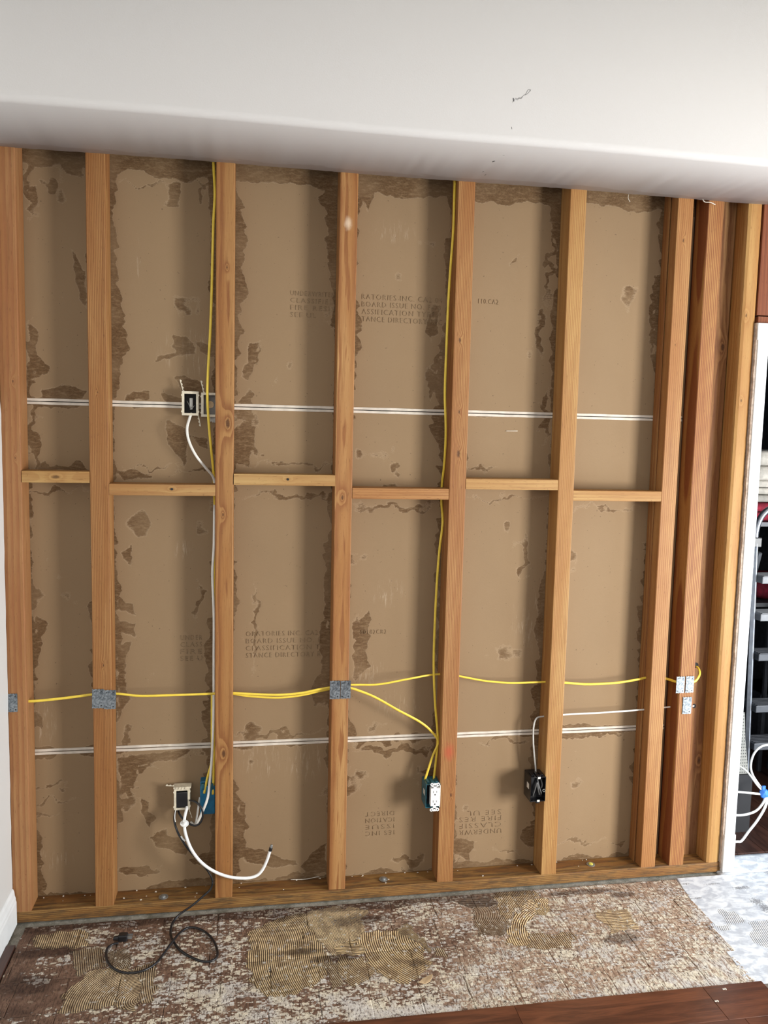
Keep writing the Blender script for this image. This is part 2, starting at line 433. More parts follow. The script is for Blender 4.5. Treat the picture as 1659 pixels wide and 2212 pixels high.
def thinset_mat():
    n = NT('white_thinset'); v = n.geo()
    ph = n.attr('phase'); ridge = n.attr('ridge'); dark = n.attr('dark')
    fine = n.noise(n.map(v, (190, 240, 90)), 1.0, 3, 0.65)
    mid = n.noise(n.map(v, (22, 34, 20)), 1.0, 5, 0.6, 0.6)
    c = n.mix(n.step(mid, 0.38, 0.6), (0.48, 0.51, 0.56), (0.72, 0.75, 0.78))  # blue cast of the daylight put slightly into the white
    s = n.math('SINE', n.mul(ph, 2 * PI))
    rm = n.step(n.add(ridge, n.mul(n.math('SUBTRACT', fine, 0.5), 0.8)), 0.45, 0.6)
    c = n.mix(n.mul(rm, n.step(s, 0.3, 0.9)), c, (0.33, 0.31, 0.31))
    dm = n.step(n.add(dark, n.mul(n.math('SUBTRACT', fine, 0.5), 1.3)), 0.5, 0.7)
    c = n.mix(n.mul(dm, 0.8), c, (0.16, 0.16, 0.17))
    n.bump(n.add(n.mul(rm, s), n.mul(fine, 0.6)), 0.001, 0.6)
    return n.out(c, 0.6, 0, 0.4)
M['thinset'] = thinset_mat()

def concrete():
    n = NT('concrete_slab'); v = n.geo()
    a = n.noise(v, 30, 5, 0.6); b = n.noise(v, 240, 3)
    c = n.mix(n.step(a, 0.35, 0.65), (0.21, 0.20, 0.16), (0.35, 0.33, 0.28))
    c = n.mix(n.mul(n.step(n.noise(v, 9, 3), 0.5, 0.7), 0.6), c, (0.10, 0.09, 0.06))
    c = n.mix(n.mul(n.step(b, 0.62, 0.7), 0.6), c, (0.62, 0.57, 0.47))
    n.bump(b, 0.0015)
    return n.out(c, 0.85)
M['concrete'] = concrete()

def laminate(name, light, dark, gloss=0.25, ax='X'):
    n = NT(name); v = n.obj()
    oi = n.n('ShaderNodeObjectInfo').outputs['Random']
    x, y, z = n.sep(v)
    if ax == 'Y': x, y = y, x
    vv = n.comb(n.add(n.mul(x, 3.0), n.mul(oi, 37.0)), n.mul(y, 26.0), z)
    a = n.noise(vv, 1.0, 5, 0.6, 1.2); b = n.noise(n.comb(n.mul(x, 14.0), n.mul(y, 300.0), z), 1.0, 3)
    c = n.mix(n.step(a, 0.35, 0.66), light, dark)
    c = n.mix(n.mul(n.step(b, 0.45, 0.65), 0.3), c, tuple(k * 0.5 for k in dark))
    n.bump(a, 0.0003)
    return n.out(c, gloss, 0, 0.5)
M['laminate'] = laminate('laminate_brown', (0.155, 0.054, 0.026), (0.075, 0.026, 0.014), 0.3)
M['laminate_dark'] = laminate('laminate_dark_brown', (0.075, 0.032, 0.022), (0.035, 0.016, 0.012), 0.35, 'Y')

H = 0.0305                      # half the face of a stud (3x4 timber)
S = 0.4064                      # spacing on centre
DEP = 0.089                     # depth of the cavity
ZS = 2.568                      # underside of the soffit
PLATE = 0.040

# ------------------------------------------------------------------ structure: floor
floor = struct(box('floor', (-0.6, 4.6, -4.2, 1.9, -0.14, -0.006), M['concrete']))

# region helper for the residue of torn-up parquet
def wp(pts): return [tuple(fl(u, v, 0.004)[:2]) for u, v in pts]
REG = [  # polygon, kind, params, pitch, ochre, dark
    (wp([(533, 2015), (560, 2003), (600, 1985), (655, 1975), (672, 2010), (690, 2040), (712, 2075), (728, 2100), (700, 2110), (665, 2135), (640, 2150), (570, 2158), (545, 2130), (531, 2080)]), 'trans', (0.44, -0.30), 0.0064, 0.85, 0.30),
    (wp([(655, 1975), (720, 1957), (790, 1962), (782, 2000), (782, 2028), (780, 2055), (716, 2068), (690, 2040), (672, 2010)]), 'circ', (1.009, -0.571), 0.0056, 0.75, 0.05),
    (wp([(722, 2048), (783, 2025), (787, 2064), (722, 2064)]), 'liny', 0, 0.0052, 1.0, 0.05),
    (wp([(777, 2015), (840, 2008), (860, 2010), (905, 2045), (928, 2082), (905, 2120), (885, 2128), (860, 2125), (800, 2085), (780, 2050)]), 'circ', (1.19, -0.262), 0.0074, 0.9, 0.25),
    (wp([(855, 2008), (880, 1995), (925, 2040), (925, 2060), (895, 2035)]), 'lind', 0.9, 0.006, 0.7, 0.1),
    (wp([(728, 2066), (788, 2070), (812, 2097), (790, 2118), (768, 2132), (738, 2108)]), 'circ', (1.01, -0.299), 0.0066, 0.6, 0.2),
    (wp([(702, 2085), (730, 2078), (750, 2128), (715, 2142)]), 'linx', 0.35, 0.0062, 0.3, 0.2),
    (wp([(1070, 1930), (1150, 1925), (1165, 1940), (1120, 1960), (1097, 1990), (1095, 2008), (1078, 1975)]), 'linx', 0.05, 0.0066, 0.6, 0.25),
    (wp([(1020, 1965), (1075, 1955), (1096, 2010), (1085, 2025), (1040, 2022), (1022, 2000)]), 'trans', (0.11, -0.20), 0.0066, 0.1, 0.25),
    (wp([(985, 1950), (1010, 1940), (1060, 1940), (1075, 1955), (1020, 1964)]), 'liny', 0, 0.005, 0.0, 0.6),
    (wp([(1095, 2012), (1105, 1985), (1130, 1955), (1170, 1942), (1185, 1948), (1165, 1975), (1145, 1990), (1140, 2045), (1098, 2042)]), 'circ', (1.60, -0.323), 0.0074, 1.0, 0.0),
    (wp([(1160, 1945), (1188, 1945), (1185, 1975), (1160, 1975)]), 'circ', (1.603, -0.153), 0.0062, 1.0, 0.0),
    (wp([(1140, 2018), (1240, 2015), (1240, 2048), (1140, 2052)]), 'linx', 0.1, 0.0072, 0.4, 0.1),
    (wp([(1275, 1970), (1350, 1962), (1376, 2005), (1322, 2016)]), 'liny', 0, 0.0052, 0.85, 0.0),
    (wp([(125, 2190), (140, 2150), (180, 2110), (215, 2090), (260, 2090), (300, 2100), (310, 2140), (290, 2182), (230, 2180), (150, 2192)]), 'circ', (0.175, -0.446), 0.0066, 0.55, 0.2),
    (wp([(290, 2100), (320, 2083), (345, 2080), (335, 2110), (335, 2162), (302, 2172), (300, 2130)]), 'trans', (0.5, -0.3), 0.0066, 0.4, 0.1),
    (wp([(235, 2055), (265, 2050), (290, 2075), (285, 2098), (260, 2095), (240, 2080)]), 'circ', (0.018, -0.33), 0.0055, 0.15, 0.3),
    (wp([(70, 2046), (80, 2018), (150, 2008), (188, 2008), (190, 2045), (150, 2050)]), 'linx', 0.02, 0.0068, 0.75, 0.25),
    (wp([(150, 2055), (215, 2045), (235, 2085), (200, 2095), (165, 2112)]), 'linx', 0.25, 0.0066, 0.25, 0.35),
    (wp([(930, 2045), (960, 2045), (962, 2068), (930, 2064)]), 'linx', 0.1, 0.0066, 0.3, 0.1),
]
DARKS = [(655, 1975, .06, .03), (775, 1990, .10, .035), (720, 2075, .10, .02), (900, 2085, .04, .03), (1035, 1952, .06, .02), (150, 1998, .10, .02), (640, 2060, .09, .02),
         (1250, 1930, .16, .02), (1345, 1935, .06, .02), (370, 1975, .25, .012), (520, 1985, .15, .012), (820, 1963, .2, .012), (1340, 2030, .08, .03), (290, 2000, .08, .02), (100, 2060, .12, .04), (60, 2130, .10, .05), (1200, 1915, .2, .01), (610, 1985, .05, .03)]
DARKS = [(fl(u, v)[0], fl(u, v)[1], a, b) for u, v, a, b in DARKS]
CHIPS = [(88, 2125, .05, .03, .5), (330, 2050, .09, .04, .5), (300, 2070, .05, .02, .4), (505, 2060, .04, .06, .4), (1030, 2100, .06, .05, .35), (1220, 2070, .05, .03, .5), (1360, 2130, .05, .03, .5), (440, 2150, .2, .05, .35), (700, 2180, .3, .04, .35), (850, 2190, .3, .04, .3),
         (1450, 2130, .2, .03, .35), (1560, 2100, .1, .05, .3), (940, 2135, .08, .03, .3), (80, 2025, .04, .02, -.6), (40, 2080, .06, .06, -.8), (40, 2160, .15, .06, -1.0), (930, 2000, .12, .03, -.25), (1000, 2060, .14, .04, -.3), (1280, 2100, .2, .03, -.25), (1400, 1930, .12, .02, -.4), (400, 2125, .12, .05, .3), (300, 2190, .2, .02, -.3)]
CHIPS = [(fl(u, v)[0], fl(u, v)[1], a, b, s) for u, v, a, b, s in CHIPS]

def residue_fields(X, Y):
    wx = X + (fbm(X * 30, Y * 30, 3) - .5) * .045; wy = Y + (fbm(X * 30, Y * 30, 4) - .5) * .04
    ridge = np.zeros_like(X); phase = np.zeros_like(X); och = np.zeros_like(X); dark = np.zeros_like(X)
    for poly, kind, pr, pit, oc, dk in REG:
        m = inpoly(wx, wy, poly)
        if kind == 'circ': d = np.hypot(X - pr[0], Y - pr[1])
        elif kind == 'trans': d = X + np.sqrt(np.maximum(pr[0] ** 2 - (Y - pr[1]) ** 2, 0.0004))
        elif kind == 'liny': d = Y + 0.02 * X
        elif kind == 'lind': d = Y + pr * X
        else: d = X + pr * Y
        ridge = np.where(m, 1.0, ridge); phase = np.where(m, d / pit, phase)
        och = np.where(m, oc, och); dark = np.where(m, np.maximum(dark, dk), dark)
    for cx, cy, a, b in DARKS:
        q = ((X - cx) / a) ** 2 + ((Y - cy) / b) ** 2
        dark = np.maximum(dark, 0.95 * np.exp(-q * 0.9))
    dark = np.maximum(dark, 0.9 * sst(-0.10, -0.05, Y) * sst(1.9, 1.3, X))
    dark = np.maximum(dark, 0.45 * sst(0.35, -0.15, X))
    dark = np.clip(dark + (fbm(X * 14, Y * 22, 9) - .5) * 0.7, 0, 1)
    fk = 0.30 + 0.18 * sst(0.1, 0.8, X) + 0.20 * sst(-0.34, -0.5, Y) * sst(0.0, 0.6, X) - 0.05 * sst(-0.12, -0.04, Y) - 0.20 * sst(0.15, -0.25, X) + 0.14 * sst(1.3, 1.7, X)
    fk = fk + (fbm(X * 12, Y * 18, 31, 4) - 0.5) * 1.3 + 0.03
    for cx, cy, a, b, s in CHIPS:
        fk = fk + s * 0.8 * np.exp(-(((X - cx) / a) ** 2 + ((Y - cy) / b) ** 2))
    fk = np.clip(fk, 0.0, 1.2)
    tone = np.clip(sst(0.5, 1.6, X) * 0.8 + (fbm(X * 9, Y * 12, 51) - .5) * 1.2, 0, 1)
    return dict(ridge=ridge, phase=phase, ochre=och, dark=dark, flake=fk, tone=tone)

T = 0.1524
rows = [(-0.036, -0.164), (-0.164, -0.316), (-0.316, -0.468), (-0.468, -0.622)]
xr = 2.142
for ri, (ya, yb) in enumerate(rows):
    off = 1.916 + [0, -0.019, 0.02, 0.012][ri]
    edges = [off + k * T for k in range(-16, 3)]
    edges = [max(-0.252, e) for e in edges if e > -0.252 - T and e < xr + T]
    edges = sorted(set(round(min(e, xr - 0.002 - 0.055 * (-(ya + yb) / 2) / 0.6), 4) for e in edges))
    for i in range(len(edges) - 1):
        xa, xb = edges[i] + 0.0004, edges[i + 1] - 0.0004
        if xb - xa < 0.01: continue
        g = 0.0006
        rng = random.Random(ri * 100 + i)
        nx = max(6, int((xb - xa) / 0.003)); ny = max(6, int((ya - yb) / 0.003))
        X, Y = np.meshgrid(np.linspace(xa, xb, nx), np.linspace(yb + g, ya - g, ny))
        X = X + (vn(Y * 30, Y * 0 + i, 77) - .5) * 0.003; Y = Y + (vn(X * 25, X * 0 + ri, 78) - .5) * 0.003
        f = residue_fields(X, Y)
        lev = 0.0035 + rng.uniform(-0.0002, 0.0005)
        Z = lev + 0.0012 * sst(0.3, 0.8, f['flake']) * (0.5 + vn(X * 160, Y * 200, 5)) + 0.0010 * f['ridge'] + 0.0006 * vn(X * 90, Y * 25, 8)
        Z = Z + 0.0006 * f['ridge'] * np.sin(f['phase'] * 2 * PI)
        Z = Z + rng.uniform(-.004, .004) * (X - xa) + rng.uniform(-.004, .004) * (Y - yb)
        P = np.stack([X, Y, Z], -1)
        grid_mesh('parquet_tile', P, f, M['residue'], floor, skirt=(0, 0, -0.0105))

# white smeared thinset to the right
nx, ny = 250, 210
A0 = np.linspace(0, 1, nx)[None]; B0 = np.linspace(0, 1, ny)[:, None]
Yg = -0.030 - 0.60 * B0 + 0 * A0
Xl = 2.142 - 0.09 * (-Yg) / 0.6
Xg = Xl + (2.95 - Xl) * A0
wig = (vn(Yg * 40, Yg * 0, 5) - .5) * 0.006 * (1 - A0)
Xg = Xg + wig
f = {}
f['phase'] = (Xg + 0.12 * np.sin(Yg * 9) * 0.25) / 0.0072
f['ridge'] = np.clip(sst(0.45, 0.62, fbm(Xg * 7, Yg * 7, 91)) * 1.0, 0, 1)
dk = np.zeros_like(Xg)
for u, v, a, b in [(1540, 1912, .05, .008), (1600, 1920, .06, .015), (1635, 1950, .04, .035), (1500, 1943, .05, .008), (1655, 1965, .04, .05), (1480, 1912, .03, .01)]:
    c = fl(u, v); dk = np.maximum(dk, 0.75 * np.exp(-(((Xg - c[0]) / a) ** 2 + ((Yg - c[1]) / b) ** 2)))
f['dark'] = dk
Zg = 0.0042 + 0.0012 * fbm(Xg * 30, Yg * 40, 93) + 0.0004 * f['ridge'] * np.sin(f['phase'] * 2 * PI)
grid_mesh('thinset_skim', np.stack([Xg, Yg, Zg], -1)[::-1], {k: v[::-1] for k, v in f.items()}, M['thinset'], floor, skirt=(0, 0, -0.011))
ys2 = np.linspace(-0.63, -3.4, 60)[:, None] + 0 * np.linspace(0, 1, 40)[None]
xs2 = 2.098 + (4.4 - 2.098) * np.linspace(0, 1, 40)[None] + 0 * ys2
z2 = 0.0042 + 0.0012 * fbm(xs2 * 10, ys2 * 10, 94)
grid_mesh('thinset_skim', np.stack([xs2, ys2, z2], -1)[::-1], dict(phase=xs2 / 0.0072, ridge=sst(.5, .7, fbm(xs2 * 4, ys2 * 4, 95)), dark=0 * xs2), M['thinset'], floor, skirt=(0, 0, -0.011))
ys4 = np.linspace(-0.031, -0.629, 40)[:, None] + 0 * np.linspace(0, 1, 60)[None]
xs4 = 2.951 + 1.45 * np.linspace(0, 1, 60)[None] + 0 * ys4
grid_mesh('thinset_skim', np.stack([xs4, ys4, 0.0042 + 0.0012 * fbm(xs4 * 30, ys4 * 40, 97)], -1)[::-1], dict(phase=xs4 / 0.0072, ridge=0 * xs4, dark=0 * xs4), M['thinset'], floor, skirt=(0, 0, -0.011))
ys3 = np.linspace(0.10, -0.030, 10)[:, None] + 0 * np.linspace(0, 1, 40)[None]
xs3 = 2.33 + 1.9 * np.linspace(0, 1, 40)[None] + 0.6 * np.clip(-ys3, -1, 0) * 0
z3 = 0.0042 + 0.0012 * fbm(xs3 * 30, ys3 * 40, 96) + 0 * xs3
grid_mesh('thinset_skim', np.stack([xs3 + 0 * ys3, ys3, z3], -1)[::-1], dict(phase=xs3 / 0.0072 + 0 * ys3, ridge=0 * z3, dark=0 * z3), M['thinset'], floor, skirt=(0, 0, -0.011))

# laminate planks still in place
def plank(x0, x1, y0, y1, mat, z1=0.012):
    bm = bmesh.new(); bx(bm, x0 - (x0 + x1) / 2, x1 - (x0 + x1) / 2, y0 - (y0 + y1) / 2, y1 - (y0 + y1) / 2, -0.006, z1, bev=0.0008, seg=1)
    o = from_bm('laminate_plank', bm, mat, floor); o.location = ((x0 + x1) / 2, (y0 + y1) / 2, 0); return o
PW = 0.143; LW = 0.61
for r in range(18):
    y1 = -0.624 - r * PW; y0 = y1 - PW + 0.0008
    ph_ = [1.28, 1.08, 1.40, 0.95][r % 4]
    k = -3
    while True:
        a = ph_ + k * LW + (0 if r == 0 else 0.25 * (r % 3)); b = a + LW - 0.0008; k += 1
        a = max(a, -0.284); 
        if b < -0.27: continue
        if a > 2.08: break
        plank(a, min(b, 2.092), y0, y1, M['laminate'])
for (a, b) in [(-0.136, -0.62)]:
    plank(-0.284, -0.2555, b, a, M['laminate_dark'], 0.010)

# ------------------------------------------------------------------ structure: walls
wl = setup('wall_left')
bm = bmesh.new()
ys = [-0.004, -0.3, -1.2, -4.2]
pts = []
rng = random.Random(3)
prof = [(-0.306, -0.002)]
# drywall sheet with a crumbled front edge where it was cut back to the corner stud
nz = 60
vsA, vsB, vsC, vsD = [], [], [], []
for i in range(nz + 1):
    z = 0.004 + i / nz * (ZS + 0.4)
    j = rng.uniform(-0.004, 0.002)
    if 1.75 < z < 1.98: j -= 0.012
    vsA.append(bm.verts.new((-0.2975, -4.2, z))); vsB.append(bm.verts.new((-0.2975, -0.008 + j, z)))
    vsC.append(bm.verts.new((-0.300, -0.004 + j * 0.6, z))); vsD.append(bm.verts.new((-0.310, -0.004 + j * 0.6, z)))
for i in range(nz):
    for a, b in ((vsA, vsB), (vsB, vsC), (vsC, vsD)):
        bm.faces.new((a[i], b[i], b[i + 1], a[i + 1]))
bmesh.ops.recalc_face_normals(bm, faces=bm.faces)
from_bm('wall_skin', bm, M['white_paint'], wl)
box('wall_core', (-0.42, -0.3101, -4.2, -0.004, 0, ZS + 0.4), M['gypsum_edge'], wl)
# profiled baseboard
bb = bmesh.new()
pr = [(0, 0), (0.0125, 0), (0.0125, 0.080), (0.0105, 0.088), (0.0105, 0.094), (0.0075, 0.104), (0.0060, 0.118), (0.0030, 0.126), (0, 0.128)]
ends = [(-4.2, 0), (-0.012, 0)]
ring = []
for yy, _ in ends:
    ring.append([bb.verts.new((-0.2972 + a, yy, 0.004 + b)) for a, b in pr])
for i in range(len(pr)):
    bb.faces.new((ring[0][i], ring[1][i], ring[1][(i + 1) % len(pr)], ring[0][(i + 1) % len(pr)]))
bb.faces.new(ring[0]); bb.faces.new(ring[1][::-1])
bmesh.ops.recalc_face_normals(bb, faces=bb.faces)
struct(from_bm('baseboard_left', bb, M['trim_paint']))

# ceiling: low soffit with a bull-nosed corner plus the room ceiling behind the viewer
ceil = struct(box('ceiling', (-0.42, 4.6, -4.2, -0.36, 3.45, 3.6), M['white_paint']))
sb = bmesh.new()
y_f = -0.383; R_ = 0.022
prof = [(0.002, ZS + 0.013), (0.002, ZS)]
prof += [(y_f + R_, ZS)]
for k in range(1, 9):
    t = k / 8 * PI / 2
    prof.append((y_f + R_ - R_ * math.sin(t), ZS + R_ - R_ * math.cos(t)))
prof += [(y_f, 3.45), (y_f + 0.013, 3.45), (y_f + 0.013, ZS + 0.013)]
xs_ = np.linspace(-0.297, 4.5, 220)
rr_ = random.Random(5)
rings = []
for x in xs_:
    rg = []
    jj = rr_.uniform(-0.003, 0.002)
    for i, (y, z) in enumerate(prof):
        yy = y + (jj if i < 2 else 0)
        zz = z + (0.0016 * math.sin(x * 5.0) if 0 < i < len(prof) - 3 else 0)
        rg.append(sb.verts.new((x, yy, zz)))
    rings.append(rg)
nP = len(prof)
for i in range(len(rings) - 1):
    for k in range(nP):
        sb.faces.new((rings[i][k], rings[i][(k + 1) % nP], rings[i + 1][(k + 1) % nP], rings[i + 1][k]))
bmesh.ops.recalc_face_normals(sb, faces=sb.faces)
soff = from_bm('soffit', sb, M['soffit'], ceil, smooth=False)
for i, p_ in enumerate(soff.data.polygons): p_.use_smooth = True
soff['label'] = 'painted drywall soffit with rounded lower corner'
# wall closing the cavity above the soffit
box('upper_wall', (-0.42, 4.6, -0.02, 0.0, 3.2, 3.45), M['white_paint'], ceil)

wb = setup('wall_back')
# ---- sheets of gypsum board seen from behind, joined at two level seams
xsd = [i * S for i in range(-1, 7)]
sides = [(-0.2425)] + [s for i in range(0, 6) for s in (i * S - H, i * S + H)]
def ell(u, v, ru, rv, ang=0):
    c = at(u, v, DEP); return (c.x, c.z, ru * 0.00160, rv * 0.00160, math.radians(ang))
BL = [ell(*a) for a in [
        (170, 1015, 26, 16), (125, 1005, 40, 8), (440, 1015, 50, 5), (330, 1010, 50, 3),
    (70, 760, 10, 60), (75, 860, 8, 60), (75, 960, 10, 60), (60, 1400, 16, 40), (75, 1560, 20, 24), (100, 1730, 50, 3), (90, 1760, 40, 4), (90, 1700, 46, 3), (550, 770, 6, 34, -25),
    (545, 960, 12, 34), (530, 880, 10, 40), (640, 1005, 90, 4), (615, 388, 50, 3), (790, 408, 30, 16), (830, 385, 60, 6), (715, 690, 8, 34), (935, 700, 8, 40), (955, 780, 8, 60), (935, 830, 14, 40),
    (520, 1790, 8, 14), (300, 1880, 40, 14), (430, 1860, 30, 14), (285, 1700, 14, 30), (272, 1600, 12, 30),
    (880, 1860, 40, 10), (1010, 1850, 20, 8), (1100, 1838, 30, 4), (1250, 1815, 50, 4), (1340, 1820, 20, 6), (1040, 1005, 26, 4), (860, 1010, 14, 8, 30), (1110, 560, 8, 6), (1420, 620, 7, 60), (1412, 700, 7, 80),
    (700, 1390, 10, 50), (705, 1480, 10, 40), (690, 1500, 8, 30), (775, 1400, 12, 80), (785, 1600, 16, 14), (850, 1595, 90, 8), (860, 1620, 90, 9), (590, 1585, 90, 5), (1090, 1600, 60, 5), (1300, 1580, 60, 5),
    (1130, 1200, 10, 50), (1160, 1790, 24, 18), (1400, 1220, 8, 60), (1385, 1400, 8, 60), (640, 1070, 100, 5), (850, 1095, 90, 6), (1100, 1075, 80, 3), (1310, 1095, 60, 3),
    (110, 1060, 60, 5), (110, 400, 12, 14), (70, 400, 10, 60), (715, 450, 14, 60), (700, 395, 30, 8), (320, 400, 40, 3), (440, 395, 24, 4), (440, 420, 8, 16), (1190, 560, 6, 90), (1170, 720, 8, 60), (1175, 900, 8, 60),
    (425, 1300, 6, 40), (545, 1350, 6, 90), (470, 1620, 40, 4), (330, 1640, 70, 8), (300, 1660, 50, 5)]]
SM = [ell(*a) for a in [(420, 760, 90, 60), (560, 1640, 60, 60), (800, 1450, 50, 40), (860, 1520, 70, 40), (400, 1190, 30, 30), (90, 1560, 40, 60), (840, 1280, 50, 40), (660, 1640, 60, 60), (1150, 1340, 60, 90), (100, 1860, 70, 30), (850, 500, 60, 30), (300, 560, 6, 60)]]

PATCH = [[(368, 724), (400, 727), (420, 742), (422, 765), (385, 770), (372, 745)], [(425, 735), (470, 750), (478, 775), (450, 770), (430, 760)], [(333, 780), (345, 768), (375, 762), (395, 765), (360, 778), (335, 785)],
 [(373, 812), (395, 810), (430, 825), (440, 850), (400, 855), (385, 830)], [(268, 858), (285, 846), (325, 846), (322, 864), (268, 864)], [(345, 848), (380, 855), (395, 862), (392, 880), (372, 878), (352, 862)],
 [(360, 908), (380, 918), (405, 925), (412, 945), (402, 985), (398, 1015), (388, 990), (362, 960), (358, 930)], [(412, 938), (445, 945), (455, 968), (430, 962)], [(362, 395), (390, 395), (391, 415), (385, 450), (357, 446), (366, 420)],
 [(155, 540), (165, 552), (184, 585), (190, 670), (174, 650), (161, 600)], [(320, 1808), (345, 1797), (385, 1810), (408, 1835), (400, 1850), (370, 1836), (335, 1828)], [(300, 1722), (318, 1733), (322, 1755), (340, 1768), (322, 1788), (306, 1762)],
 [(96, 328), (178, 335), (180, 384), (142, 376), (128, 352), (100, 350)], [(535, 745), (556, 742), (552, 785), (534, 822), (520, 812), (538, 780)], [(515, 1828), (560, 1833), (600, 1848), (645, 1866), (600, 1876), (530, 1864)], [(650, 1872), (690, 1826), (706, 1822), (705, 1884), (664, 1892)],
 [(260, 1195), (284, 1175), (282, 1222)], [(250, 1285), (290, 1308), (291, 1330), (262, 1318)], [(256, 1338), (292, 1346), (290, 1378), (262, 1364)], [(252, 1392), (284, 1386), (268, 1450), (276, 1500), (256, 1560)], [(520, 1733), (529, 1733), (528, 1778), (511, 1766)],
 [(778, 376), (832, 400), (806, 420), (792, 456), (782, 432)], [(62, 700), (80, 712), (80, 770), (108, 790), (100, 812), (66, 800)], [(90, 840), (150, 832), (188, 845), (180, 862), (90, 862)], [(252, 1640), (330, 1626), (420, 1618), (380, 1640), (300, 1652), (286, 1700), (262, 1720)],
 [(690, 1340), (706, 1330), (704, 1420), (712, 1500), (694, 1470)], [(776, 1340), (800, 1320), (790, 1400), (800, 1440), (772, 1460)], [(960, 1650), (930, 1660), (905, 1668), (930, 1680), (908, 1700), (945, 1712)], [(1128, 1790), (1165, 1775), (1166, 1830), (1140, 1828), (1122, 1812)],
 [(240, 740), (262, 738), (272, 760), (256, 800), (262, 840), (244, 850)], [(500, 930), (540, 900), (548, 960), (536, 1010), (506, 1000)], [(985, 1810), (1030, 1818), (1008, 1850), (980, 1848)], [(80, 1330), (100, 1345), (84, 1420), (66, 1440)], [(250, 1020), (300, 1015), (330, 1030), (270, 1036)]]
PATCH = [[(at(u, v, DEP).x, at(u, v, DEP).z) for u, v in p_] for p_ in PATCH]
def poly_sdf(X, Z, poly):
    d = np.full(X.shape, 9.0); n_ = len(poly)
    for i in range(n_):
        ax, az = poly[i]; bx_, bz = poly[(i + 1) % n_]
        ex, ez = bx_ - ax, bz - az
        t = np.clip(((X - ax) * ex + (Z - az) * ez) / (ex * ex + ez * ez + 1e-12), 0, 1)
        d = np.minimum(d, np.hypot(X - ax - t * ex, Z - az - t * ez))
    return np.where(inpoly(X, Z, poly), -d, d)
def stain_field(X, Z):
    d = np.full(X.shape, 9.0); sgn = np.zeros(X.shape)
    for k, s in enumerate(sides):
        dd = np.abs(X - s)
        seed = 100 + k * 7
        wdt = -0.006 + 0.048 * np.clip(fbm(Z * 2.4 + k * 9.1, Z * 0 + k, seed, 3) * 1.9 - 0.62, 0, 1)
        wdt = wdt * (0.55 + 0.9 * vn(Z * 17 + X * 10, X * 4 + k, seed + 1)) + 0.026 * (vn(Z * 48 + X * 30, X * 6 + k, seed + 4) - 0.55) * (wdt > 0.004) + 0.008 * (vn(Z * 130, X * 30, seed + 2) - .5)
        d = np.minimum(d, dd - wdt)
    for zc, up, dn in ((1.783, .020, .028), (0.570, .030, .040), (ZS - 0.005, .0, .060), (0.04, .040, .0)):
        dz = Z - zc; n_ = fbm(X * 9, Z * 0 + zc * 7, int(zc * 50), 3) * 1.9 - 0.65
        n_ = np.clip(n_, 0, 1) + 0.25 * (vn(X * 90, Z * 20, 33) - .5) * (n_ > 0.02)
        dd = np.where(dz > 0, dz - up * n_, -dz - dn * n_) if zc < 2.5 else (-dz - dn * (0.25 + 0.6 * n_))
        d = np.minimum(d, dd + 0.004)
    wx = X + (fbm(X * 26, Z * 26, 61, 4) - .5) * .085; wz = Z + (fbm(X * 26, Z * 26, 62, 4) - .5) * .075
    for cx, cz, a, b, an in BL:
        x_ = wx - cx; z_ = wz - cz
        p_ = x_ * math.cos(an) + z_ * math.sin(an); q_ = -x_ * math.sin(an) + z_ * math.cos(an)
        e = (np.sqrt((p_ / a) ** 2 + (q_ / b) ** 2) - 1) * min(a, b)
        d = np.minimum(d, e)
    px_ = X + (fbm(X * 45, Z * 45, 65, 3) - .5) * .022; pz_ = Z + (fbm(X * 45, Z * 45, 66, 3) - .5) * .018
    for p_ in PATCH:
        x0, x1 = min(q[0] for q in p_), max(q[0] for q in p_); z0, z1 = min(q[1] for q in p_), max(q[1] for q in p_)
        sel = (X > x0 - .05) & (X < x1 + .05) & (Z > z0 - .05) & (Z < z1 + .05)
        if sel.any(): d[sel] = np.minimum(d[sel], poly_sdf(px_[sel], pz_[sel], p_))
    rnd = fbm(X * 8, Z * 8, 71) - 0.80
    d = np.minimum(d, -rnd * 0.1)
    return -d
def smear_field(X, Z):
    r = np.zeros(X.shape) - 0.02
    for cx, cz, a, b, an in SM:
        e = (1 - np.sqrt(((X - cx) / a) ** 2 + ((Z - cz) / b) ** 2)) * 0.04
        r = np.maximum(r, e)
    return r
XL, XR = -0.330, 2.12
GR = 0.005
panels = []
for (z0, z1) in ((-0.0, 0.5685), (0.5715, 1.7815), (1.7845, 2.95)):
    nx = int((XR - XL) / GR); ny = int((z1 - z0) / GR)
    X, Z = np.meshgrid(np.linspace(XL, XR, nx), np.linspace(z0, z1, ny))
    st = stain_field(X, Z); sm = smear_field(X, Z)
    Yv = DEP - 0.0004 * fbm(X * 12, Z * 12, 81) + 0.0006 * sst(-0.001, 0.001, st)
    o = grid_mesh('drywall_panel', np.stack([X, Yv, Z], -1), dict(stain=st, smear=sm), M['drywall'], wb, skirt=(0, 0.0125, 0))
    panels.append(o)
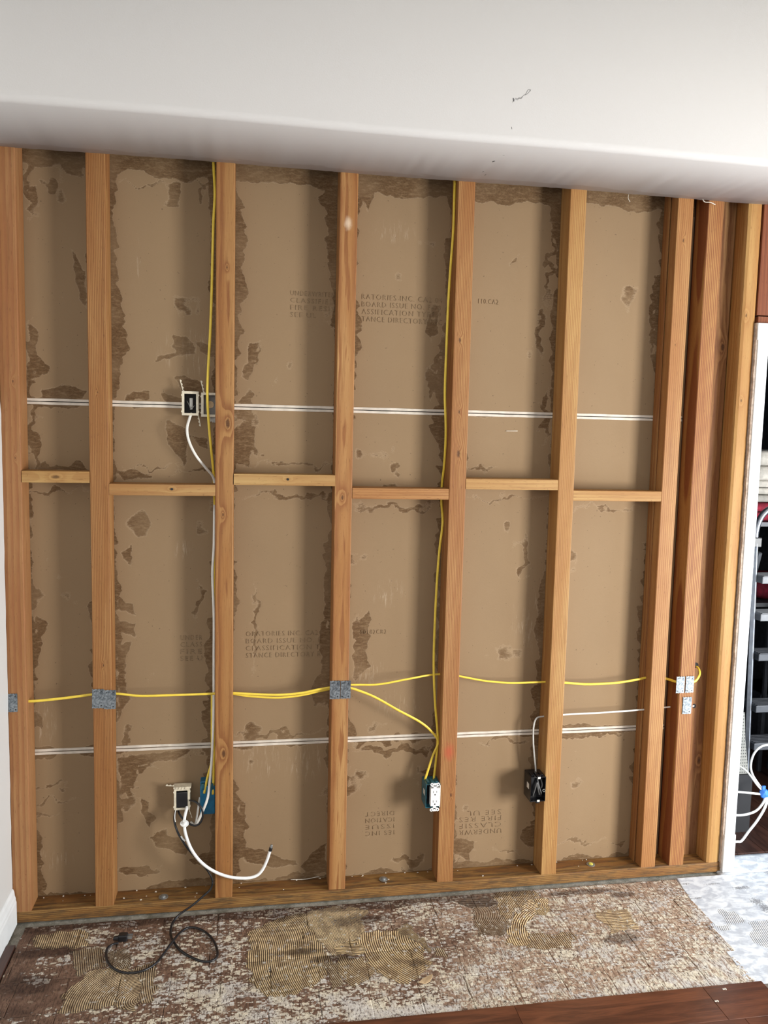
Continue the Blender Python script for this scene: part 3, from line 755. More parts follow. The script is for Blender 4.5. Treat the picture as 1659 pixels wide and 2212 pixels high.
# folded paper edges of the sheets, two pale strips at either side of each seam
def strip(par, zc, tilt=0.0):
    bm = bmesh.new()
    n_ = 60; rg = random.Random(int(zc * 1000)); prev = None
    for i in range(n_ + 1):
        x = XL + (XR - 0.005 - XL) * i / n_; j = rg.uniform(-.0005, .0005)
        q = [bm.verts.new((x, y, zc + s * 0.0046 + j)) for y, s in ((DEP, -1), (DEP - 0.0022, -0.85), (DEP - 0.0022, 0.85), (DEP, 1))]
        if prev:
            for k in range(3): bm.faces.new((prev[k], q[k], q[k + 1], prev[k + 1]))
        prev = q
    bmesh.ops.recalc_face_normals(bm, faces=bm.faces)
    o = from_bm('edge_strip', bm, M['seam_tape'], par); o['label'] = 'pale paper-bound edge'
strip(panels[0], 0.5645); strip(panels[1], 0.5760); strip(panels[1], 1.7770); strip(panels[2], 1.7885)
box('seam_backing', (XL, XR, DEP + 0.0126, DEP + 0.02, 0, 2.95), M['dark_void'], wb)

def stamp(text, u0, u1, v, hpx, par, flip=False, Y=DEP - 0.0016):
    cu = bpy.data.curves.new('stamp', 'FONT'); cu.body = text; cu.size = 1.0; cu.resolution_u = 2; cu.offset = -0.02
    cu.space_character = 1.15
    ob = bpy.data.objects.new('tmp', cu); COL.objects.link(ob)
    dg = bpy.context.evaluated_depsgraph_get(); me = bpy.data.meshes.new_from_object(ob.evaluated_get(dg))
    bpy.data.objects.remove(ob)
    n_ = len(me.vertices); co = np.zeros(n_ * 3, np.float32); me.vertices.foreach_get('co', co); co = co.reshape(-1, 3)
    a = at(u0, v, Y); b = at(u1, v, Y)
    wd = b.x - a.x; hh = abs(at(u0, v - hpx, Y).z - a.z)
    mn, mx = co.min(0), co.max(0)
    X = (co[:, 0] - mn[0]) / (mx[0] - mn[0]) * wd; Z = (co[:, 1] - mn[1]) / 0.73 * hh
    if flip: X = wd - X; Z = hh - Z
    out_ = np.stack([a.x + X, np.full(n_, Y), a.z + Z - hh * 0.5], -1).astype(np.float32)
    me.vertices.foreach_set('co', out_.ravel()); me.update(); me.materials.clear()
    bm = bmesh.new(); bm.from_mesh(me)
    r = bmesh.ops.extrude_face_region(bm, geom=bm.faces[:])
    for v_ in r['geom']:
        if isinstance(v_, bmesh.types.BMVert): v_.co.y += 0.0012
    bm.to_mesh(me); bm.free()
    o = link('stamped_text', me, M['stamp'], par); o['label'] = 'faint stamped lettering'
tp, mp, lp = panels[2], panels[1], panels[0]
for i, (t, e) in enumerate((('UNDERWRITER', 722), ('CLASSIFIED', 722), ('FIRE RESIS', 722), ('SEE UL', 682))): stamp(t, 628, e, 632 + i * 15.5, 11, tp)
for i, (t, e) in enumerate((('RATORIES INC. CA2 04', 955), ('BOARD ISSUE NO. F-18', 952), ('ASSIFICATION TYPE 9', 952), ('TANCE DIRECTORY REC', 955))): stamp(t, 782, e, 640 + i * 16, 12, tp)
stamp('110.CA2', 1034, 1077, 650, 11, tp)
for i, t in enumerate(('UNDER', 'CLASS', 'FIRE', 'SEE U')): stamp(t, 390, 436, 1377 + i * 15, 11, mp)
for i, (t, e) in enumerate((('ORATORIES INC. CA2', 686), ('BOARD ISSUE NO. F', 692), ('CLASSIFICATION T', 690), ('STANCE DIRECTORY R', 692))): stamp(t, 532, e, 1369 + i * 15.5, 11, mp)
stamp('00182CR2', 779, 835, 1365, 10, mp)
for i, t in enumerate(('SEE UL', 'FIRE RES', 'CLASSIF', 'UNDERWR')): stamp(t, 993 if i else 1010, 1083, 1758 + i * 14, 11, lp, True)
for i, t in enumerate(('DIRECT', 'ICATION', 'ISSUE', 'IES INC')): stamp(t, 790, 852, 1760 + i * 14, 10, lp, True)

# ------------------------------------------------------------------ studs
OR = ((0.62, 0.375, 0.185), (0.36, 0.165, 0.06)); YE = ((0.72, 0.49, 0.25), (0.47, 0.27, 0.11)); RE = ((0.58, 0.315, 0.16), (0.30, 0.125, 0.05))
PK = ((0.66, 0.40, 0.185), (0.38, 0.17, 0.085))
def board_bm(x0, x1, y0, y1, z0, z1, seed, bev=0.003, wav=0.0006, n=40, wane=None):
    """long board with eased edges; slightly crooked along its length"""
    rg = random.Random(seed); ph = rg.uniform(0, 6)
    cx, cy = (x0 + x1) / 2, (y0 + y1) / 2; hx, hy = (x1 - x0) / 2, (y1 - y0) / 2
    sec = []
    for sx, sy, a0 in ((1, 1, 0), (-1, 1, 90), (-1, -1, 180), (1, -1, 270)):
        b_ = bev
        for k in range(3):
            a = math.radians(a0 + k * 45)
            sec.append((sx * (hx - b_) + b_ * math.cos(a), sy * (hy - b_) + b_ * math.sin(a), sx, sy))
    bm = bmesh.new(); rings = []
    L = z1 - z0
    for i in range(n + 1):
        z = z0 + L * i / n
        dx = wav * 1.6 * math.sin(z * 2.3 + ph) * (1 if 0 < i < n else 0.5)
        ring = []
        for (x, y, sx, sy) in sec:
            jx = rg.uniform(-1, 1) * wav * 0.35; ex = 0
            if wane and sx == wane and sy == -1: ex = -sx * 0.004 * max(0, math.sin(z * 5 + ph)) 
            ring.append(bm.verts.new((cx + x + dx + jx + ex, cy + y, z)))
        rings.append(ring)
    m = len(sec)
    for i in range(n):
        for k in range(m):
            bm.faces.new((rings[i][k], rings[i][(k + 1) % m], rings[i + 1][(k + 1) % m], rings[i + 1][k]))
    bm.faces.new(rings[0][::-1]); bm.faces.new(rings[-1])
    bmesh.ops.recalc_face_normals(bm, faces=bm.faces)
    return bm
def stud(xc, label, mat, hw=H, y0=0.0, y1=DEP - 0.001, seed=0, name='stud', base=PLATE, bev=0.0032, wane=None, top=2.92):
    r = thing(name, label, 'stud', (xc, 0, base), 'upright studs of the opened wall')
    o = from_bm('timber', board_bm(-hw, hw, y0, y1, 0, top - base, seed, bev, wane=wane), mat, r)
    return r
def zr(u, v, x): return at(u, v).z - PLATE
RED = (0.42, 0.07, 0.03)
s0 = stud(-0.272, 'leftmost stud, tight in the corner against the white wall', wood('wood_a', (0.62, 0.36, 0.20), (0.44, 0.20, 0.10), centre=(-0.30, 0.05), pitch=0.018, wobble=0.004, knots=((0.010, zr(70, 825, 0), .004), (0.012, zr(60, 990, 0), .003)), seed=1.1, fibre=0.4, contrast=0.5, damp=0.10), hw=0.0305, seed=1)
s1 = stud(0, 'stud with fine straight grain, just left of the two cream wiring frames', wood('wood_b', OR[0], OR[1], centre=(0.16, 0.02), pitch=0.0052, wobble=0.003, seed=2.7, contrast=0.75, knots=((0.006, zr(241, 1437, 0), .004), (-0.002, zr(217, 848, 0), .003))), seed=2)
s2 = stud(S, 'stud with big dark knots that carries the yellow and white cables on its left', wood('wood_c', (0.60, 0.345, 0.165), (0.34, 0.155, 0.06), centre=(0.012, 0.06), pitch=0.0085, wobble=0.010, wob_s=1.1, seed=4.2, knots=((0.010, zr(497, 915, 0), .014), (0.0, zr(488, 1628, 0), .012), (-0.005, zr(483, 1112, 0), .005), (0.006, zr(495, 578, 0), .004)), contrast=0.7), seed=3)
s3 = stud(2 * S, 'stud with wavy flame grain and a double nail plate, mid-wall', wood('wood_d', (0.68, 0.415, 0.215), (0.40, 0.19, 0.075), centre=(0.0, 0.045), pitch=0.0090, wobble=0.014, wob_s=0.9, seed=6.6, knots=((-0.004, zr(745, 1075, 0), .008),), spots=((0, zr(750, 482, 0), .018, (0.85, 0.70, 0.52), 0.6),), contrast=0.75), seed=4)  # the pale spot is a highlight painted into the wood colour
s4 = stud(3 * S, 'straight-grained stud with the white duplex outlet fixed to its left side', wood('wood_e', OR[0], (0.39, 0.175, 0.07), centre=(-0.15, 0.01), pitch=0.0058, wobble=0.003, seed=8.3, knots=((-0.008, zr(990, 735, 0), .008), (0.0, zr(985, 980, 0), .012), (-0.002, zr(1002, 890, 0), .006), (0.012, zr(980, 1717, 0), .007)), spots=((0, zr(966, 1625, 0), .028, RED, 0.7),), contrast=0.7), seed=5)
s5 = stud(4 * S, 'pale yellowish stud with the black box fixed to its left side', wood('wood_f', (0.70, 0.47, 0.235), (0.47, 0.25, 0.10), centre=(0.12, 0.03), pitch=0.0062, wobble=0.003, seed=10.9, contrast=0.55, spots=((0, zr(1185, 1660, 0), .012, (0.4, 0.18, 0.07), 0.5),)), seed=6)
s6 = stud(5 * S, 'stud at the right end of the drywall, backed by a thin nailer', wood('wood_g', (0.66, 0.40, 0.20), (0.42, 0.20, 0.085), centre=(-0.10, 0.02), pitch=0.0075, wobble=0.004, seed=12.4, contrast=0.55, knots=((-0.002, zr(1483, 520, 0), .006), (-0.010, zr(1458, 745, 0), .003))), seed=7)
s7 = stud(2.151, 'boldly striped stud with three nail plates, near the doorway', wood('wood_h', PK[0], (0.36, 0.15, 0.07), centre=(0.22, 0.03), pitch=0.0068, wobble=0.003, seed=14.8, contrast=0.9), seed=8)
wood_i = wood('wood_i', (0.72, 0.48, 0.23), (0.50, 0.27, 0.10), centre=(0.0, 0.08), pitch=0.011, wobble=0.008, seed=16.1, contrast=0.45, knots=((-0.010, zr(1622, 682, 0), .007), (-0.008, zr(1592, 865, 0), .006)))
s9 = stud(2.308, 'rounded yellow stud beside the white door casing', wood_i, seed=9, bev=0.014)
# recessed board between the last two studs
wood_k = wood('wood_k', (0.56, 0.34, 0.19), (0.25, 0.115, 0.05), centre=(0.03, 0.16), pitch=0.0085, wobble=0.012, seed=18.2, knots=((0.01, zr(1565, 745, 0), .012), (0.02, zr(1497, 1660, 0), .012)), contrast=0.6)
r8 = thing('stud', 'darker recessed flat board between the striped stud and the rounded one', 'stud', (2.245, 0, PLATE), 'upright studs of the opened wall')
from_bm('timber', board_bm(-0.045, 0.031, 0.070, 0.108, 0, 2.88, 21, 0.002), wood_k, r8)
rn = thing('nailer_strip', 'thin nailer strip behind the stud at the right end of the drywall', 'board', (5 * S - H, 0, PLATE))
from_bm('timber', board_bm(-0.0058, -0.0015, 0.045, DEP - 0.002, 0, 2.88, 23, 0.001), wood('wood_l', (0.56, 0.34, 0.17), (0.38, 0.18, 0.08), centre=(-0.2, 0), seed=3.3), rn)
rg_ = thing('stud', 'stud coloured as deep shade in the gap left of the striped stud', 'stud', (2.088, 0, PLATE), 'upright studs of the opened wall')
from_bm('timber', board_bm(-0.030, 0.030, 0.095, 0.13, 0, 2.88, 24, 0.002), wood('wood_shaded', (0.18, 0.10, 0.055), (0.09, 0.04, 0.02), centre=(-0.2, 0), seed=5.3), rg_)  # shade of the narrow gap is put into this wood colour

# blocking between the studs
pale = [((0.74, 0.52, 0.27), (0.50, 0.29, 0.12)), ((0.70, 0.47, 0.25), (0.46, 0.25, 0.11)), ((0.74, 0.52, 0.28), (0.52, 0.32, 0.14)), ((0.66, 0.38, 0.19), (0.40, 0.18, 0.07)), ((0.74, 0.51, 0.27), (0.52, 0.31, 0.14)), ((0.70, 0.47, 0.23), (0.47, 0.26, 0.11))]
BLK = [(-0.2413, -0.0307, 1.536, 'short pale block with an arched knot, farthest left', [(0.0, 0.0, .011)], (0.0, 0.05)),
       (0.0307, S - 0.0307, 1.497, 'pale block with one nail hole, left of the knotty stud', [(0.03, 0.002, .0042)], (0.10, 0.3)),
       (S + 0.0307, 2 * S - 0.0307, 1.535, 'pale block with one nail hole, right of the knotty stud', [(0.01, 0.002, .0042)], (0.10, 0.3)),
       (2 * S + 0.0307, 3 * S - 0.0307, 1.492, 'reddish block with no hole, left of the stud with the outlet', [], (0.2, 0.1)),
       (3 * S + 0.0307, 4 * S - 0.0307, 1.530, 'pale clean block on the left of the yellowish stud', [], (0.2, 0.3)),
       (4 * S + 0.0307, 5 * S - 0.0307, 1.492, 'yellow block at the right end of the row', [], (-0.2, 0.2))]
for i, (xa, xb, zc, lab, kn, ce) in enumerate(BLK):
    # local: board axis x, object origin at its middle
    r = thing('wall_block', 'horizontal ' + lab, 'block', ((xa + xb) / 2, 0, zc), 'blocks nailed between the studs')
    L = (xb - xa) / 2
    bm = board_bm(-0.019, 0.019, 0.0005 if i % 2 else -0.001, DEP - 0.002, -L, L, 40 + i, 0.0016, n=10, wav=0.0003)
    for v_ in bm.verts: v_.co = Vector((v_.co.z, v_.co.y, -v_.co.x))
    k2 = [(-kz, kx, ks) for kx, kz, ks in kn]
    from_bm('timber', bm, wood('block_wood_%s' % 'abcdef'[i], pale[i][0], pale[i][1], axis='X', centre=ce, pitch=0.0085 if i else 0.006, wobble=0.004, knots=k2, seed=20 + i * 3.1, contrast=0.4, fibre=0.35), r)
    for kx, kz, ks in (kn if i in (1, 2) else []):
        bm = bmesh.new(); cyl(bm, (kx, -0.0012, kz + 0.001), 0.0042, 0.002, 'Y', 14); cyl(bm, (kx, -0.0024, kz + 0.001), 0.0022, 0.001, 'Y', 10)
        from_bm('nail_head', bm, M['black'], r)

# bottom plate with anchor bolts
pl = thing('bottom_plate', 'long water-stained bottom plate on the concrete under all the studs', 'timber', (1.0, 0, 0))
bm = board_bm(-0.020, 0.020, -0.001, DEP - 0.001, -1.33, 1.345, 60, 0.002, n=80, wav=0.0008)
for v_ in bm.verts: v_.co = Vector((v_.co.z, v_.co.y, -v_.co.x + 0.0195))
from_bm('timber', bm, wood('plate_wood', (0.50, 0.315, 0.135), (0.27, 0.135, 0.05), axis='X', centre=(0.1, 0.06), pitch=0.006, wobble=0.006, seed=31, contrast=0.65, damp=0.75), pl)
def bolt(u, v, mat, lab):
    p = fl(u, v, 0.041)
    bm = bmesh.new()
    cyl(bm, (0, 0, 0.0010), 0.0165, 0.002, 'Z', 24)
    o = from_bm('anchor_bolt', bm, M['steel'], pl); bm = bmesh.new(); cyl(bm, (0, 0, 0.0035), 0.0085, 0.004, 'Z', 6); cyl(bm, (0, 0, 0.006), 0.0048, 0.002, 'Z', 12); from_bm('nut', bm, mat, o); o.location = (p.x - 1.0, p.y, 0.0400); o['label'] = lab
bolt(353, 1937, M['steel'], 'rusty grey anchor bolt'); bolt(828, 1899, M['steel'], 'grey anchor bolt'); bolt(1276, 1867, M['brass'], 'anchor bolt with a yellow paint mark')
# plaster crumbs along the plate and the base of the board
bm = bmesh.new(); rg = random.Random(11)
for i in range(45):
    x = rg.uniform(-0.23, 1.95)
    if min(abs(x - k * S) for k in range(6)) < H + 0.008: continue
    y = rg.choice([rg.uniform(0.07, 0.084), rg.uniform(0.01, 0.084)]); s = rg.uniform(0.0008, 0.0024)
    vs = bx(bm, x - s, x + s * rg.uniform(.6, 2), y - s, y + s, 0.0405, 0.041 + s * 0.8)
    for v_ in vs: v_.co += Vector((rg.uniform(-1, 1), rg.uniform(-1, 1), 0)) * s * 0.5
o = from_bm('plaster_crumbs', bm, M['paper'])
o['kind'] = 'stuff'; tag(o, 'scattered white plaster crumbs lying on the bottom plate', 'debris')

# nail plates ------------------------------------------------------------
def nail_plate(par, u0, u1, v0, v1, lab=None, tilt=0.0, Y=-0.0035):
    a = at(u0, v1, Y); b = at(u1, v0, Y)
    wd, hh = b.x - a.x, b.z - a.z
    pts = []; nt = 7
    for k in range(nt + 1):
        x = wd * k / nt; pts.append((x, hh if k % 2 == 0 else hh - 0.0022))
    for k in range(nt, -1, -1):
        x = wd * k / nt; pts.append((x, 0 if k % 2 == 0 else 0.0022))
    bm = bmesh.new(); poly_plate(bm, pts, 0, 0.0015)
    for v_ in bm.verts:
        c = (v_.co.x / wd - .5); v_.co.y += 0.0012 * (c * c * 4) * 0.4
        x, z = v_.co.x - wd / 2, v_.co.z - hh / 2
        v_.co.x = x * math.cos(tilt) - z * math.sin(tilt); v_.co.z = x * math.sin(tilt) + z * math.cos(tilt)
    o = from_bm('nail_plate', bm, M['zinc'], par)
    o.location = Vector(((a.x + b.x) / 2, Y, (a.z + b.z) / 2)) - Vector(par.location)
    if lab: o['label'] = lab
    bm = bmesh.new()
    for sx_, sz_ in ((-.28, .36), (.28, .36), (-.28, -.36), (.28, -.36)):
        cyl(bm, (wd * sx_, -0.0002, hh * sz_), 0.0016, 0.0012, 'Y', 8)
    parts('prong_hole', bm, M['dark_void'], o)
nail_plate(s0, 18, 37, 1498, 1539, 'galvanized nail plate half hidden by the wall')
nail_plate(s1, 199, 224.5, 1488, 1531, 'galvanized steel nail plate', tilt=-0.02); nail_plate(s1, 225, 250, 1490, 1533, 'galvanized steel nail plate', tilt=-0.02)
nail_plate(s3, 712, 735, 1470, 1511, 'galvanized steel nail plate'); nail_plate(s3, 735.5, 758, 1470, 1510, 'galvanized steel nail plate')
nail_plate(s7, 1460, 1480, 1461, 1498, 'galvanized steel nail plate'); nail_plate(s7, 1480.5, 1500, 1460, 1497, 'galvanized steel nail plate'); nail_plate(s7, 1474, 1495, 1505, 1543, 'lower single nail plate')

# ------------------------------------------------------------------ cables
def px(pts, Y=0.04):
    out_ = []
    for p in pts:
        y = p[2] if len(p) > 2 else Y
        out_.append(at(p[0], p[1], y))
    return out_
def cable(label, pts, r, mat, Y=0.04, xmax=None, zmin=-9, flat=0.6, cat='cable', name='electrical_cable', group=None, **k):
    P = px(pts, Y) if not isinstance(pts[0], Vector) else pts
    if xmax is not None:
        for p_ in P:
            if p_.x > xmax and p_.z > zmin: p_.x = xmax
    c = P[0].copy()
    o = tube(name, [p - c for p in P], r, mat, flat=flat, **k); o.location = c
    return tag(o, label, cat, group)
cable('yellow cable hanging down the left of the knotty stud, soffit to blue box', [(461, 345, .035), (462, 372, .035), (466, 405, .03), (466, 432, .03), (461, 480, .03), (459, 560, .03), (457, 640, .03), (454, 720, .03), (450, 790, .025), (448, 850, .022), (450, 900, .03), (455, 960, .045), (461, 1020, .078), (463, 1065, .086), (466, 1110, .07), (467, 1230, .06), (468, 1350, .06), (467, 1480, .06), (466, 1570, .055), (464, 1640, .05), (461, 1690, .042), (460, 1716, .035)], 0.0044, M['yellow'], xmax=S - H - .0052)
cable('short yellow cable from behind the knotty stud into the left of the blue box', [(468, 1500, .062), (464, 1570, .058), (459, 1640, .05), (448, 1680, .042), (441, 1714, .035)], 0.0042, M['yellow'], xmax=S - H - .0132)
cable('long yellow cable hanging from the soffit down to the white duplex outlet box', [(985, 380, .03), (984, 420, .03), (979, 500, .03), (973, 580, .03), (968, 660, .03), (964, 760, .03), (961, 850, .03), (963, 930, .035), (966, 1000, .06), (967, 1045, .0865), (965, 1085, .0865), (956, 1130, .06), (949, 1190, .05), (943, 1270, .045), (938, 1380, .04), (937, 1450, .035), (940, 1520, .035), (945, 1580, .035), (946, 1605, .035), (942, 1640, .035), (937, 1684, .03)], 0.0044, M['yellow'], xmax=3 * S - H - .0052)
YG = 'yellow cables run level through the studs'
cable('level yellow cable in the leftmost bay, from corner stud to first double plate', [(50, 1515), (80, 1514), (130, 1509), (170, 1504), (200, 1500), (215, 1499)], 0.0046, M['yellow'], group=YG, Y=.022)
cable('level yellow cable in the second bay, below the black-and-white cord bundle', [(235, 1498), (260, 1499), (300, 1503), (360, 1502), (420, 1500), (470, 1498)], 0.0042, M['yellow'], group=YG, Y=.022)
cable('upper of two yellow cables reaching the mid-wall nail plate from the left', [(500, 1497), (540, 1499), (600, 1501), (650, 1497), (690, 1489), (720, 1484)], 0.0044, M['yellow'], group=YG, Y=.022)
cable('lower of two yellow cables reaching the mid-wall nail plate from the left', [(500, 1498), (540, 1504), (600, 1507), (650, 1502), (690, 1493), (720, 1487)], 0.0040, M['yellow'], group=YG, Y=.030)
cable('yellow cable rising right from the mid-wall nail plate to the next stud', [(745, 1479, .018), (775, 1479, .022), (820, 1478, .025), (880, 1467, .028), (930, 1458, .045), (965, 1456, .05)], 0.0038, M['yellow'], group=YG)
cable('yellow cable falling right from the mid-wall nail plate to the outlet box', [(748, 1484, .018), (770, 1490, .02), (810, 1506, .022), (860, 1534, .022), (905, 1558, .025), (930, 1578, .03), (946, 1602, .035), (934, 1635, .03), (918, 1684, .03)], 0.0044, M['yellow'])
cable('level yellow cable sagging in the bay right of the outlet stud', [(985, 1459), (1010, 1464), (1050, 1471), (1100, 1475), (1150, 1474), (1185, 1473)], 0.0038, M['yellow'], group=YG)
cable('level yellow cable in the bay right of the yellowish stud', [(1198, 1473), (1225, 1475), (1270, 1478), (1330, 1475), (1370, 1469), (1405, 1462)], 0.0046, M['yellow'], group=YG)
cable('short yellow cable bend going under the plates of the striped stud into a hole', [(1425, 1463, .045), (1443, 1467, .04), (1462, 1473, .012), (1485, 1476, .012), (1502, 1471, .015), (1511, 1458, .03), (1510, 1446, .05), (1503, 1438, .075)], 0.0050, M['yellow'])
bm = bmesh.new(); p = at(1503, 1437, 0.0695); cyl(bm, (0, 0, 0), 0.011, 0.002, 'Y', 20)
o = from_bm('drilled_hole', bm, M['dark_void'], r8); o.location = Vector((p.x, 0.0695, p.z)) - Vector(r8.location)
cable('white cable from the left cream frame down beside the knotty stud', [(414, 893, .062), (409, 905, .045), (404, 928, .03), (409, 955, .028), (424, 985, .03), (444, 1010, .05), (460, 1030, .078), (467, 1052, .0865), (466, 1080, .0865), (463, 1110, .06), (462, 1180, .045), (459, 1240, .04), (462, 1330, .04), (464, 1420, .04), (464, 1500, .04), (461, 1560, .035), (459, 1610, .03), (456, 1660, .028), (453, 1690, .022), (449, 1722, .018), (438, 1752, .02), (427, 1775, .03), (420, 1782, .045), (412, 1776, .062)], 0.0046, M['white_cable'], flat=0.7, xmax=S - H - .006)
cable('thin greyish cable curling beneath the lower cream frame', [(432, 1722, .045), (428, 1745, .04), (425, 1765, .04), (421, 1780, .05), (414, 1776, .065)], 0.0036, M['grey_cable'])
cable('white cable from the black box up and into the yellowish stud', [(1157, 1676, .035), (1157, 1660, .035), (1154, 1630, .035), (1152, 1600, .035), (1153, 1568, .035), (1160, 1551, .038), (1178, 1547, .04)], 0.0034, M['grey_cable'])
cable('thin level white cable in the bay right of the yellowish stud', [(1198, 1545), (1230, 1543), (1290, 1540), (1350, 1536), (1402, 1532)], 0.0034, M['white_cable'])
cable('stub of white cable left of the striped stud', [(1425, 1529, .05), (1436, 1528, .05), (1448, 1527, .045)], 0.0030, M['white_cable'])
cable('stub of white cable poking out right of the lowest nail plate', [(1488, 1526, .012), (1493, 1526, .018), (1499, 1525, .075)], 0.0042, M['white_cable'])
o = from_bm('splinter_hole', (lambda b: (cyl(b, (0, 0, 0), 0.009, 0.002, 'Y', 9), b)[1])(bmesh.new()), M['dark_void'], r8)
p = at(1499, 1525, 0.0695); o.location = Vector((p.x, 0.0695, p.z)) - Vector(r8.location)

# thick white cable with connector
tc = thing('coaxial_cable', 'thick white cable curving out of the lower cream frame, bare connector at its end', 'cable', at(405, 1738, .04))
def rel(pts, o_): return [Vector(p) - Vector(o_.location) for p in px(pts)]
tube('sheath', rel([(405, 1736, .06), (403, 1748, .035), (399, 1765, .02), (398, 1780, .005), (401, 1802, -.012), (413, 1834, -.022), (434, 1862, -.026), (462, 1882, -.028), (495, 1894, -.028), (530, 1897, -.024), (553, 1892, -.018), (566, 1880, -.012), (576, 1860, -.008), (582, 1842, -.006), (584, 1836, -.006)], tc), 0.0054, M['outlet_white'], tc)
tube('black_band', rel([(583.6, 1838, -.006), (585.4, 1831, -.006)], tc), 0.0062, M['black'], tc)
tube('connector', rel([(585.4, 1831, -.006), (587, 1825, -.006)], tc), [0.005, 0.0045, 0.0035], M['steel'], tc)
bm = bmesh.new(); cyl(bm, (0, 0, 0), 0.0150, 0.0025, 'Z', 24); cyl(bm, (0, 0, 0.006), 0.0085, 0.012, 'Z', 18, 0.0065)
o = from_bm('grommet', bm, M['outlet_white'], tc, smooth=False); o.location = rel([(398.5, 1779, .005)], tc)[0]; o.rotation_euler = (0.35, 0.1, 0)

# black power cord
pc = thing('power_cord', 'black power cord running from the lower cream frame onto the floor', 'cord', at(385, 1745, .06))
lc = pc.location.copy()
P = px([(384, 1742, .068), (378, 1757, .04), (377, 1775, .02), (384, 1798, .008), (398, 1822, -.004), (416, 1845, -.012), (438, 1868, -.02), (452, 1886, -.02), (459, 1903, -.018), (455, 1920, -.02), (441, 1934, -.03), (415, 1956, -.045)])
P += [fl(u, v, z) for u, v, z in [(392, 1972, .022), (376, 1988, .0105), (369, 2005, .0095), (370, 2024, .0095), (385, 2048, .0095), (410, 2066, .0095), (440, 2077, .0095), (462, 2073, .0095), (470, 2058, .0095), (460, 2030, .0095), (438, 2010, .0095), (412, 2003, .0095), (392, 2012, .0105), (374, 2032, .0175), (355, 2058, .0105), (335, 2082, .0095), (305, 2098, .0095), (270, 2101, .0095), (243, 2090, .0095), (230, 2070, .0095), (231, 2050, .0095), (243, 2040, .0095), (256, 2037, .011)]]
tube('cord', [p - lc for p in P], 0.0040, M['black'], pc, flat=0.85, ref=Vector((0, 0, 1)), n=10)
# plug
q = fl(266, 2035, 0.0); bm = bmesh.new()
bx(bm, -0.015, 0.015, -0.012, 0.012, 0.007, 0.029, bev=0.004)
cyl(bm, (-0.021, 0, 0.015), 0.0065, 0.016, 'X', 12, 0.0085)
for k in range(3): cyl(bm, (-0.030 + k * 0.004, 0, 0.014), 0.0062, 0.0018, 'X', 12)
o = from_bm('plug', bm, M['black'], pc); o.location = Vector((q.x, q.y, 0)) - lc; o.rotation_euler = (0, 0, -0.05)
bm = bmesh.new()
for yy, zz in ((-.006, .021), (.006, .021)): bx(bm, 0.015, 0.031, yy - .0008, yy + .0008, zz - .003, zz + .003)
cyl(bm, (0.021, 0, 0.012), 0.0023, 0.014, 'X', 10)
parts('prong', bm, M['steel'], o)
# loose black loop
cable('black cord looping out of the lower cream frame and back', [(404, 1731, .066), (412, 1729, .04), (424, 1733, .02), (435, 1745, .01), (438, 1760, .008), (434, 1775, .01), (424, 1783, .012), (412, 1781, .02), (401, 1772, .03), (392, 1765, .04), (386, 1755, .055), (385, 1745, .068)], 0.0036, M['black'], flat=0.9, cat='cord', name='black_cord')
cable('thin white wire shadowing the black power cord below the cream frame', [(385, 1742, .066), (379, 1752, .038), (377.5, 1766, .022), (379, 1776, .012)], 0.0016, M['outlet_white'], flat=1, cat='wire', name='thin_wire')
cable('short white twist of wire lying on the black cord', [(391, 1806, -.004), (395, 1812, -.008), (400, 1817, -.010)], 0.0028, M['outlet_white'], flat=1, cat='wire', name='thin_wire')

# ------------------------------------------------------------------ boxes
def open_frame(bm, x0, x1, z0, z1, yf, yb, t=0.0035, lip=0.0045):
    """hollow rectangular mud-ring: walls plus a front lip"""
    for a in ((x0, x1, yf, yb, z1 - t, z1), (x0, x1, yf, yb, z0, z0 + t), (x0, x0 + t, yf, yb, z0 + t, z1 - t), (x1 - t, x1, yf, yb, z0 + t, z1 - t)): bx(bm, *a)
    for a in ((x0, x1, yf - .002, yf, z1 - lip - t, z1), (x0, x1, yf - .002, yf, z0, z0 + lip + t), (x0, x0 + lip + t, yf - .002, yf, z0 + lip + t, z1 - lip - t), (x1 - lip - t, x1, yf - .002, yf, z0 + lip + t, z1 - lip - t)): bx(bm, *a)
def toothed(name, a, b, par, mat, w=0.004):
    """slotted clamp arm"""
    d = (b - a); L = d.length; d.normalize(); n_ = Vector((d.z, 0, -d.x))
    bm = bmesh.new(); pts = []; k = int(L / 0.0055); 
    outl = []
    for i in range(k + 1):
        t = i / k * L; ww = w if i % 2 == 0 else w * 0.3
        outl.append(a + d * t + n_ * ww)
        if i < k: outl.append(a + d * (t + L / k * 0.5) + n_ * ww)
    outl += [b - n_ * w * 0.4, a - n_ * w * 0.4]
    poly_plate(bm, [(p.x, p.z) for p in outl], a.y, a.y + 0.0015)
    return from_bm(name, bm, mat, par)
def lv_box(label, u0, u1, v0, v1, yf, back):
    a = at(u0, v1, yf); b = at(u1, v0, yf)
    r = thing('wiring_box', label, 'electrical box', ((a.x + b.x) / 2, yf, a.z))
    hw_ = (b.x - a.x) / 2; hz = b.z - a.z
    bm = bmesh.new(); open_frame(bm, -hw_, hw_, 0, hz, 0, DEP - yf - 0.0015)
    from_bm('frame', bm, M['cream'], r)
    bm = bmesh.new()
    for sx_ in (-1, 1):
        for zz in (0.16, 0.84): cyl(bm, (sx_ * (hw_ - 0.002), -0.001, hz * zz), 0.0045, 0.005, 'Y', 12)
    parts('screw_boss', bm, M['cream'], r)
    bm = bmesh.new(); bx(bm, -hw_ + .004, hw_ - .004, DEP - yf - 0.006, DEP - yf - 0.0025, .004, hz - .004)
    from_bm('back_panel', bm, back, r)
    return r, hw_, hz
M['box_grey'] = plain('grey_box_back', (0.22, 0.21, 0.195), 0.6, var=0.15)
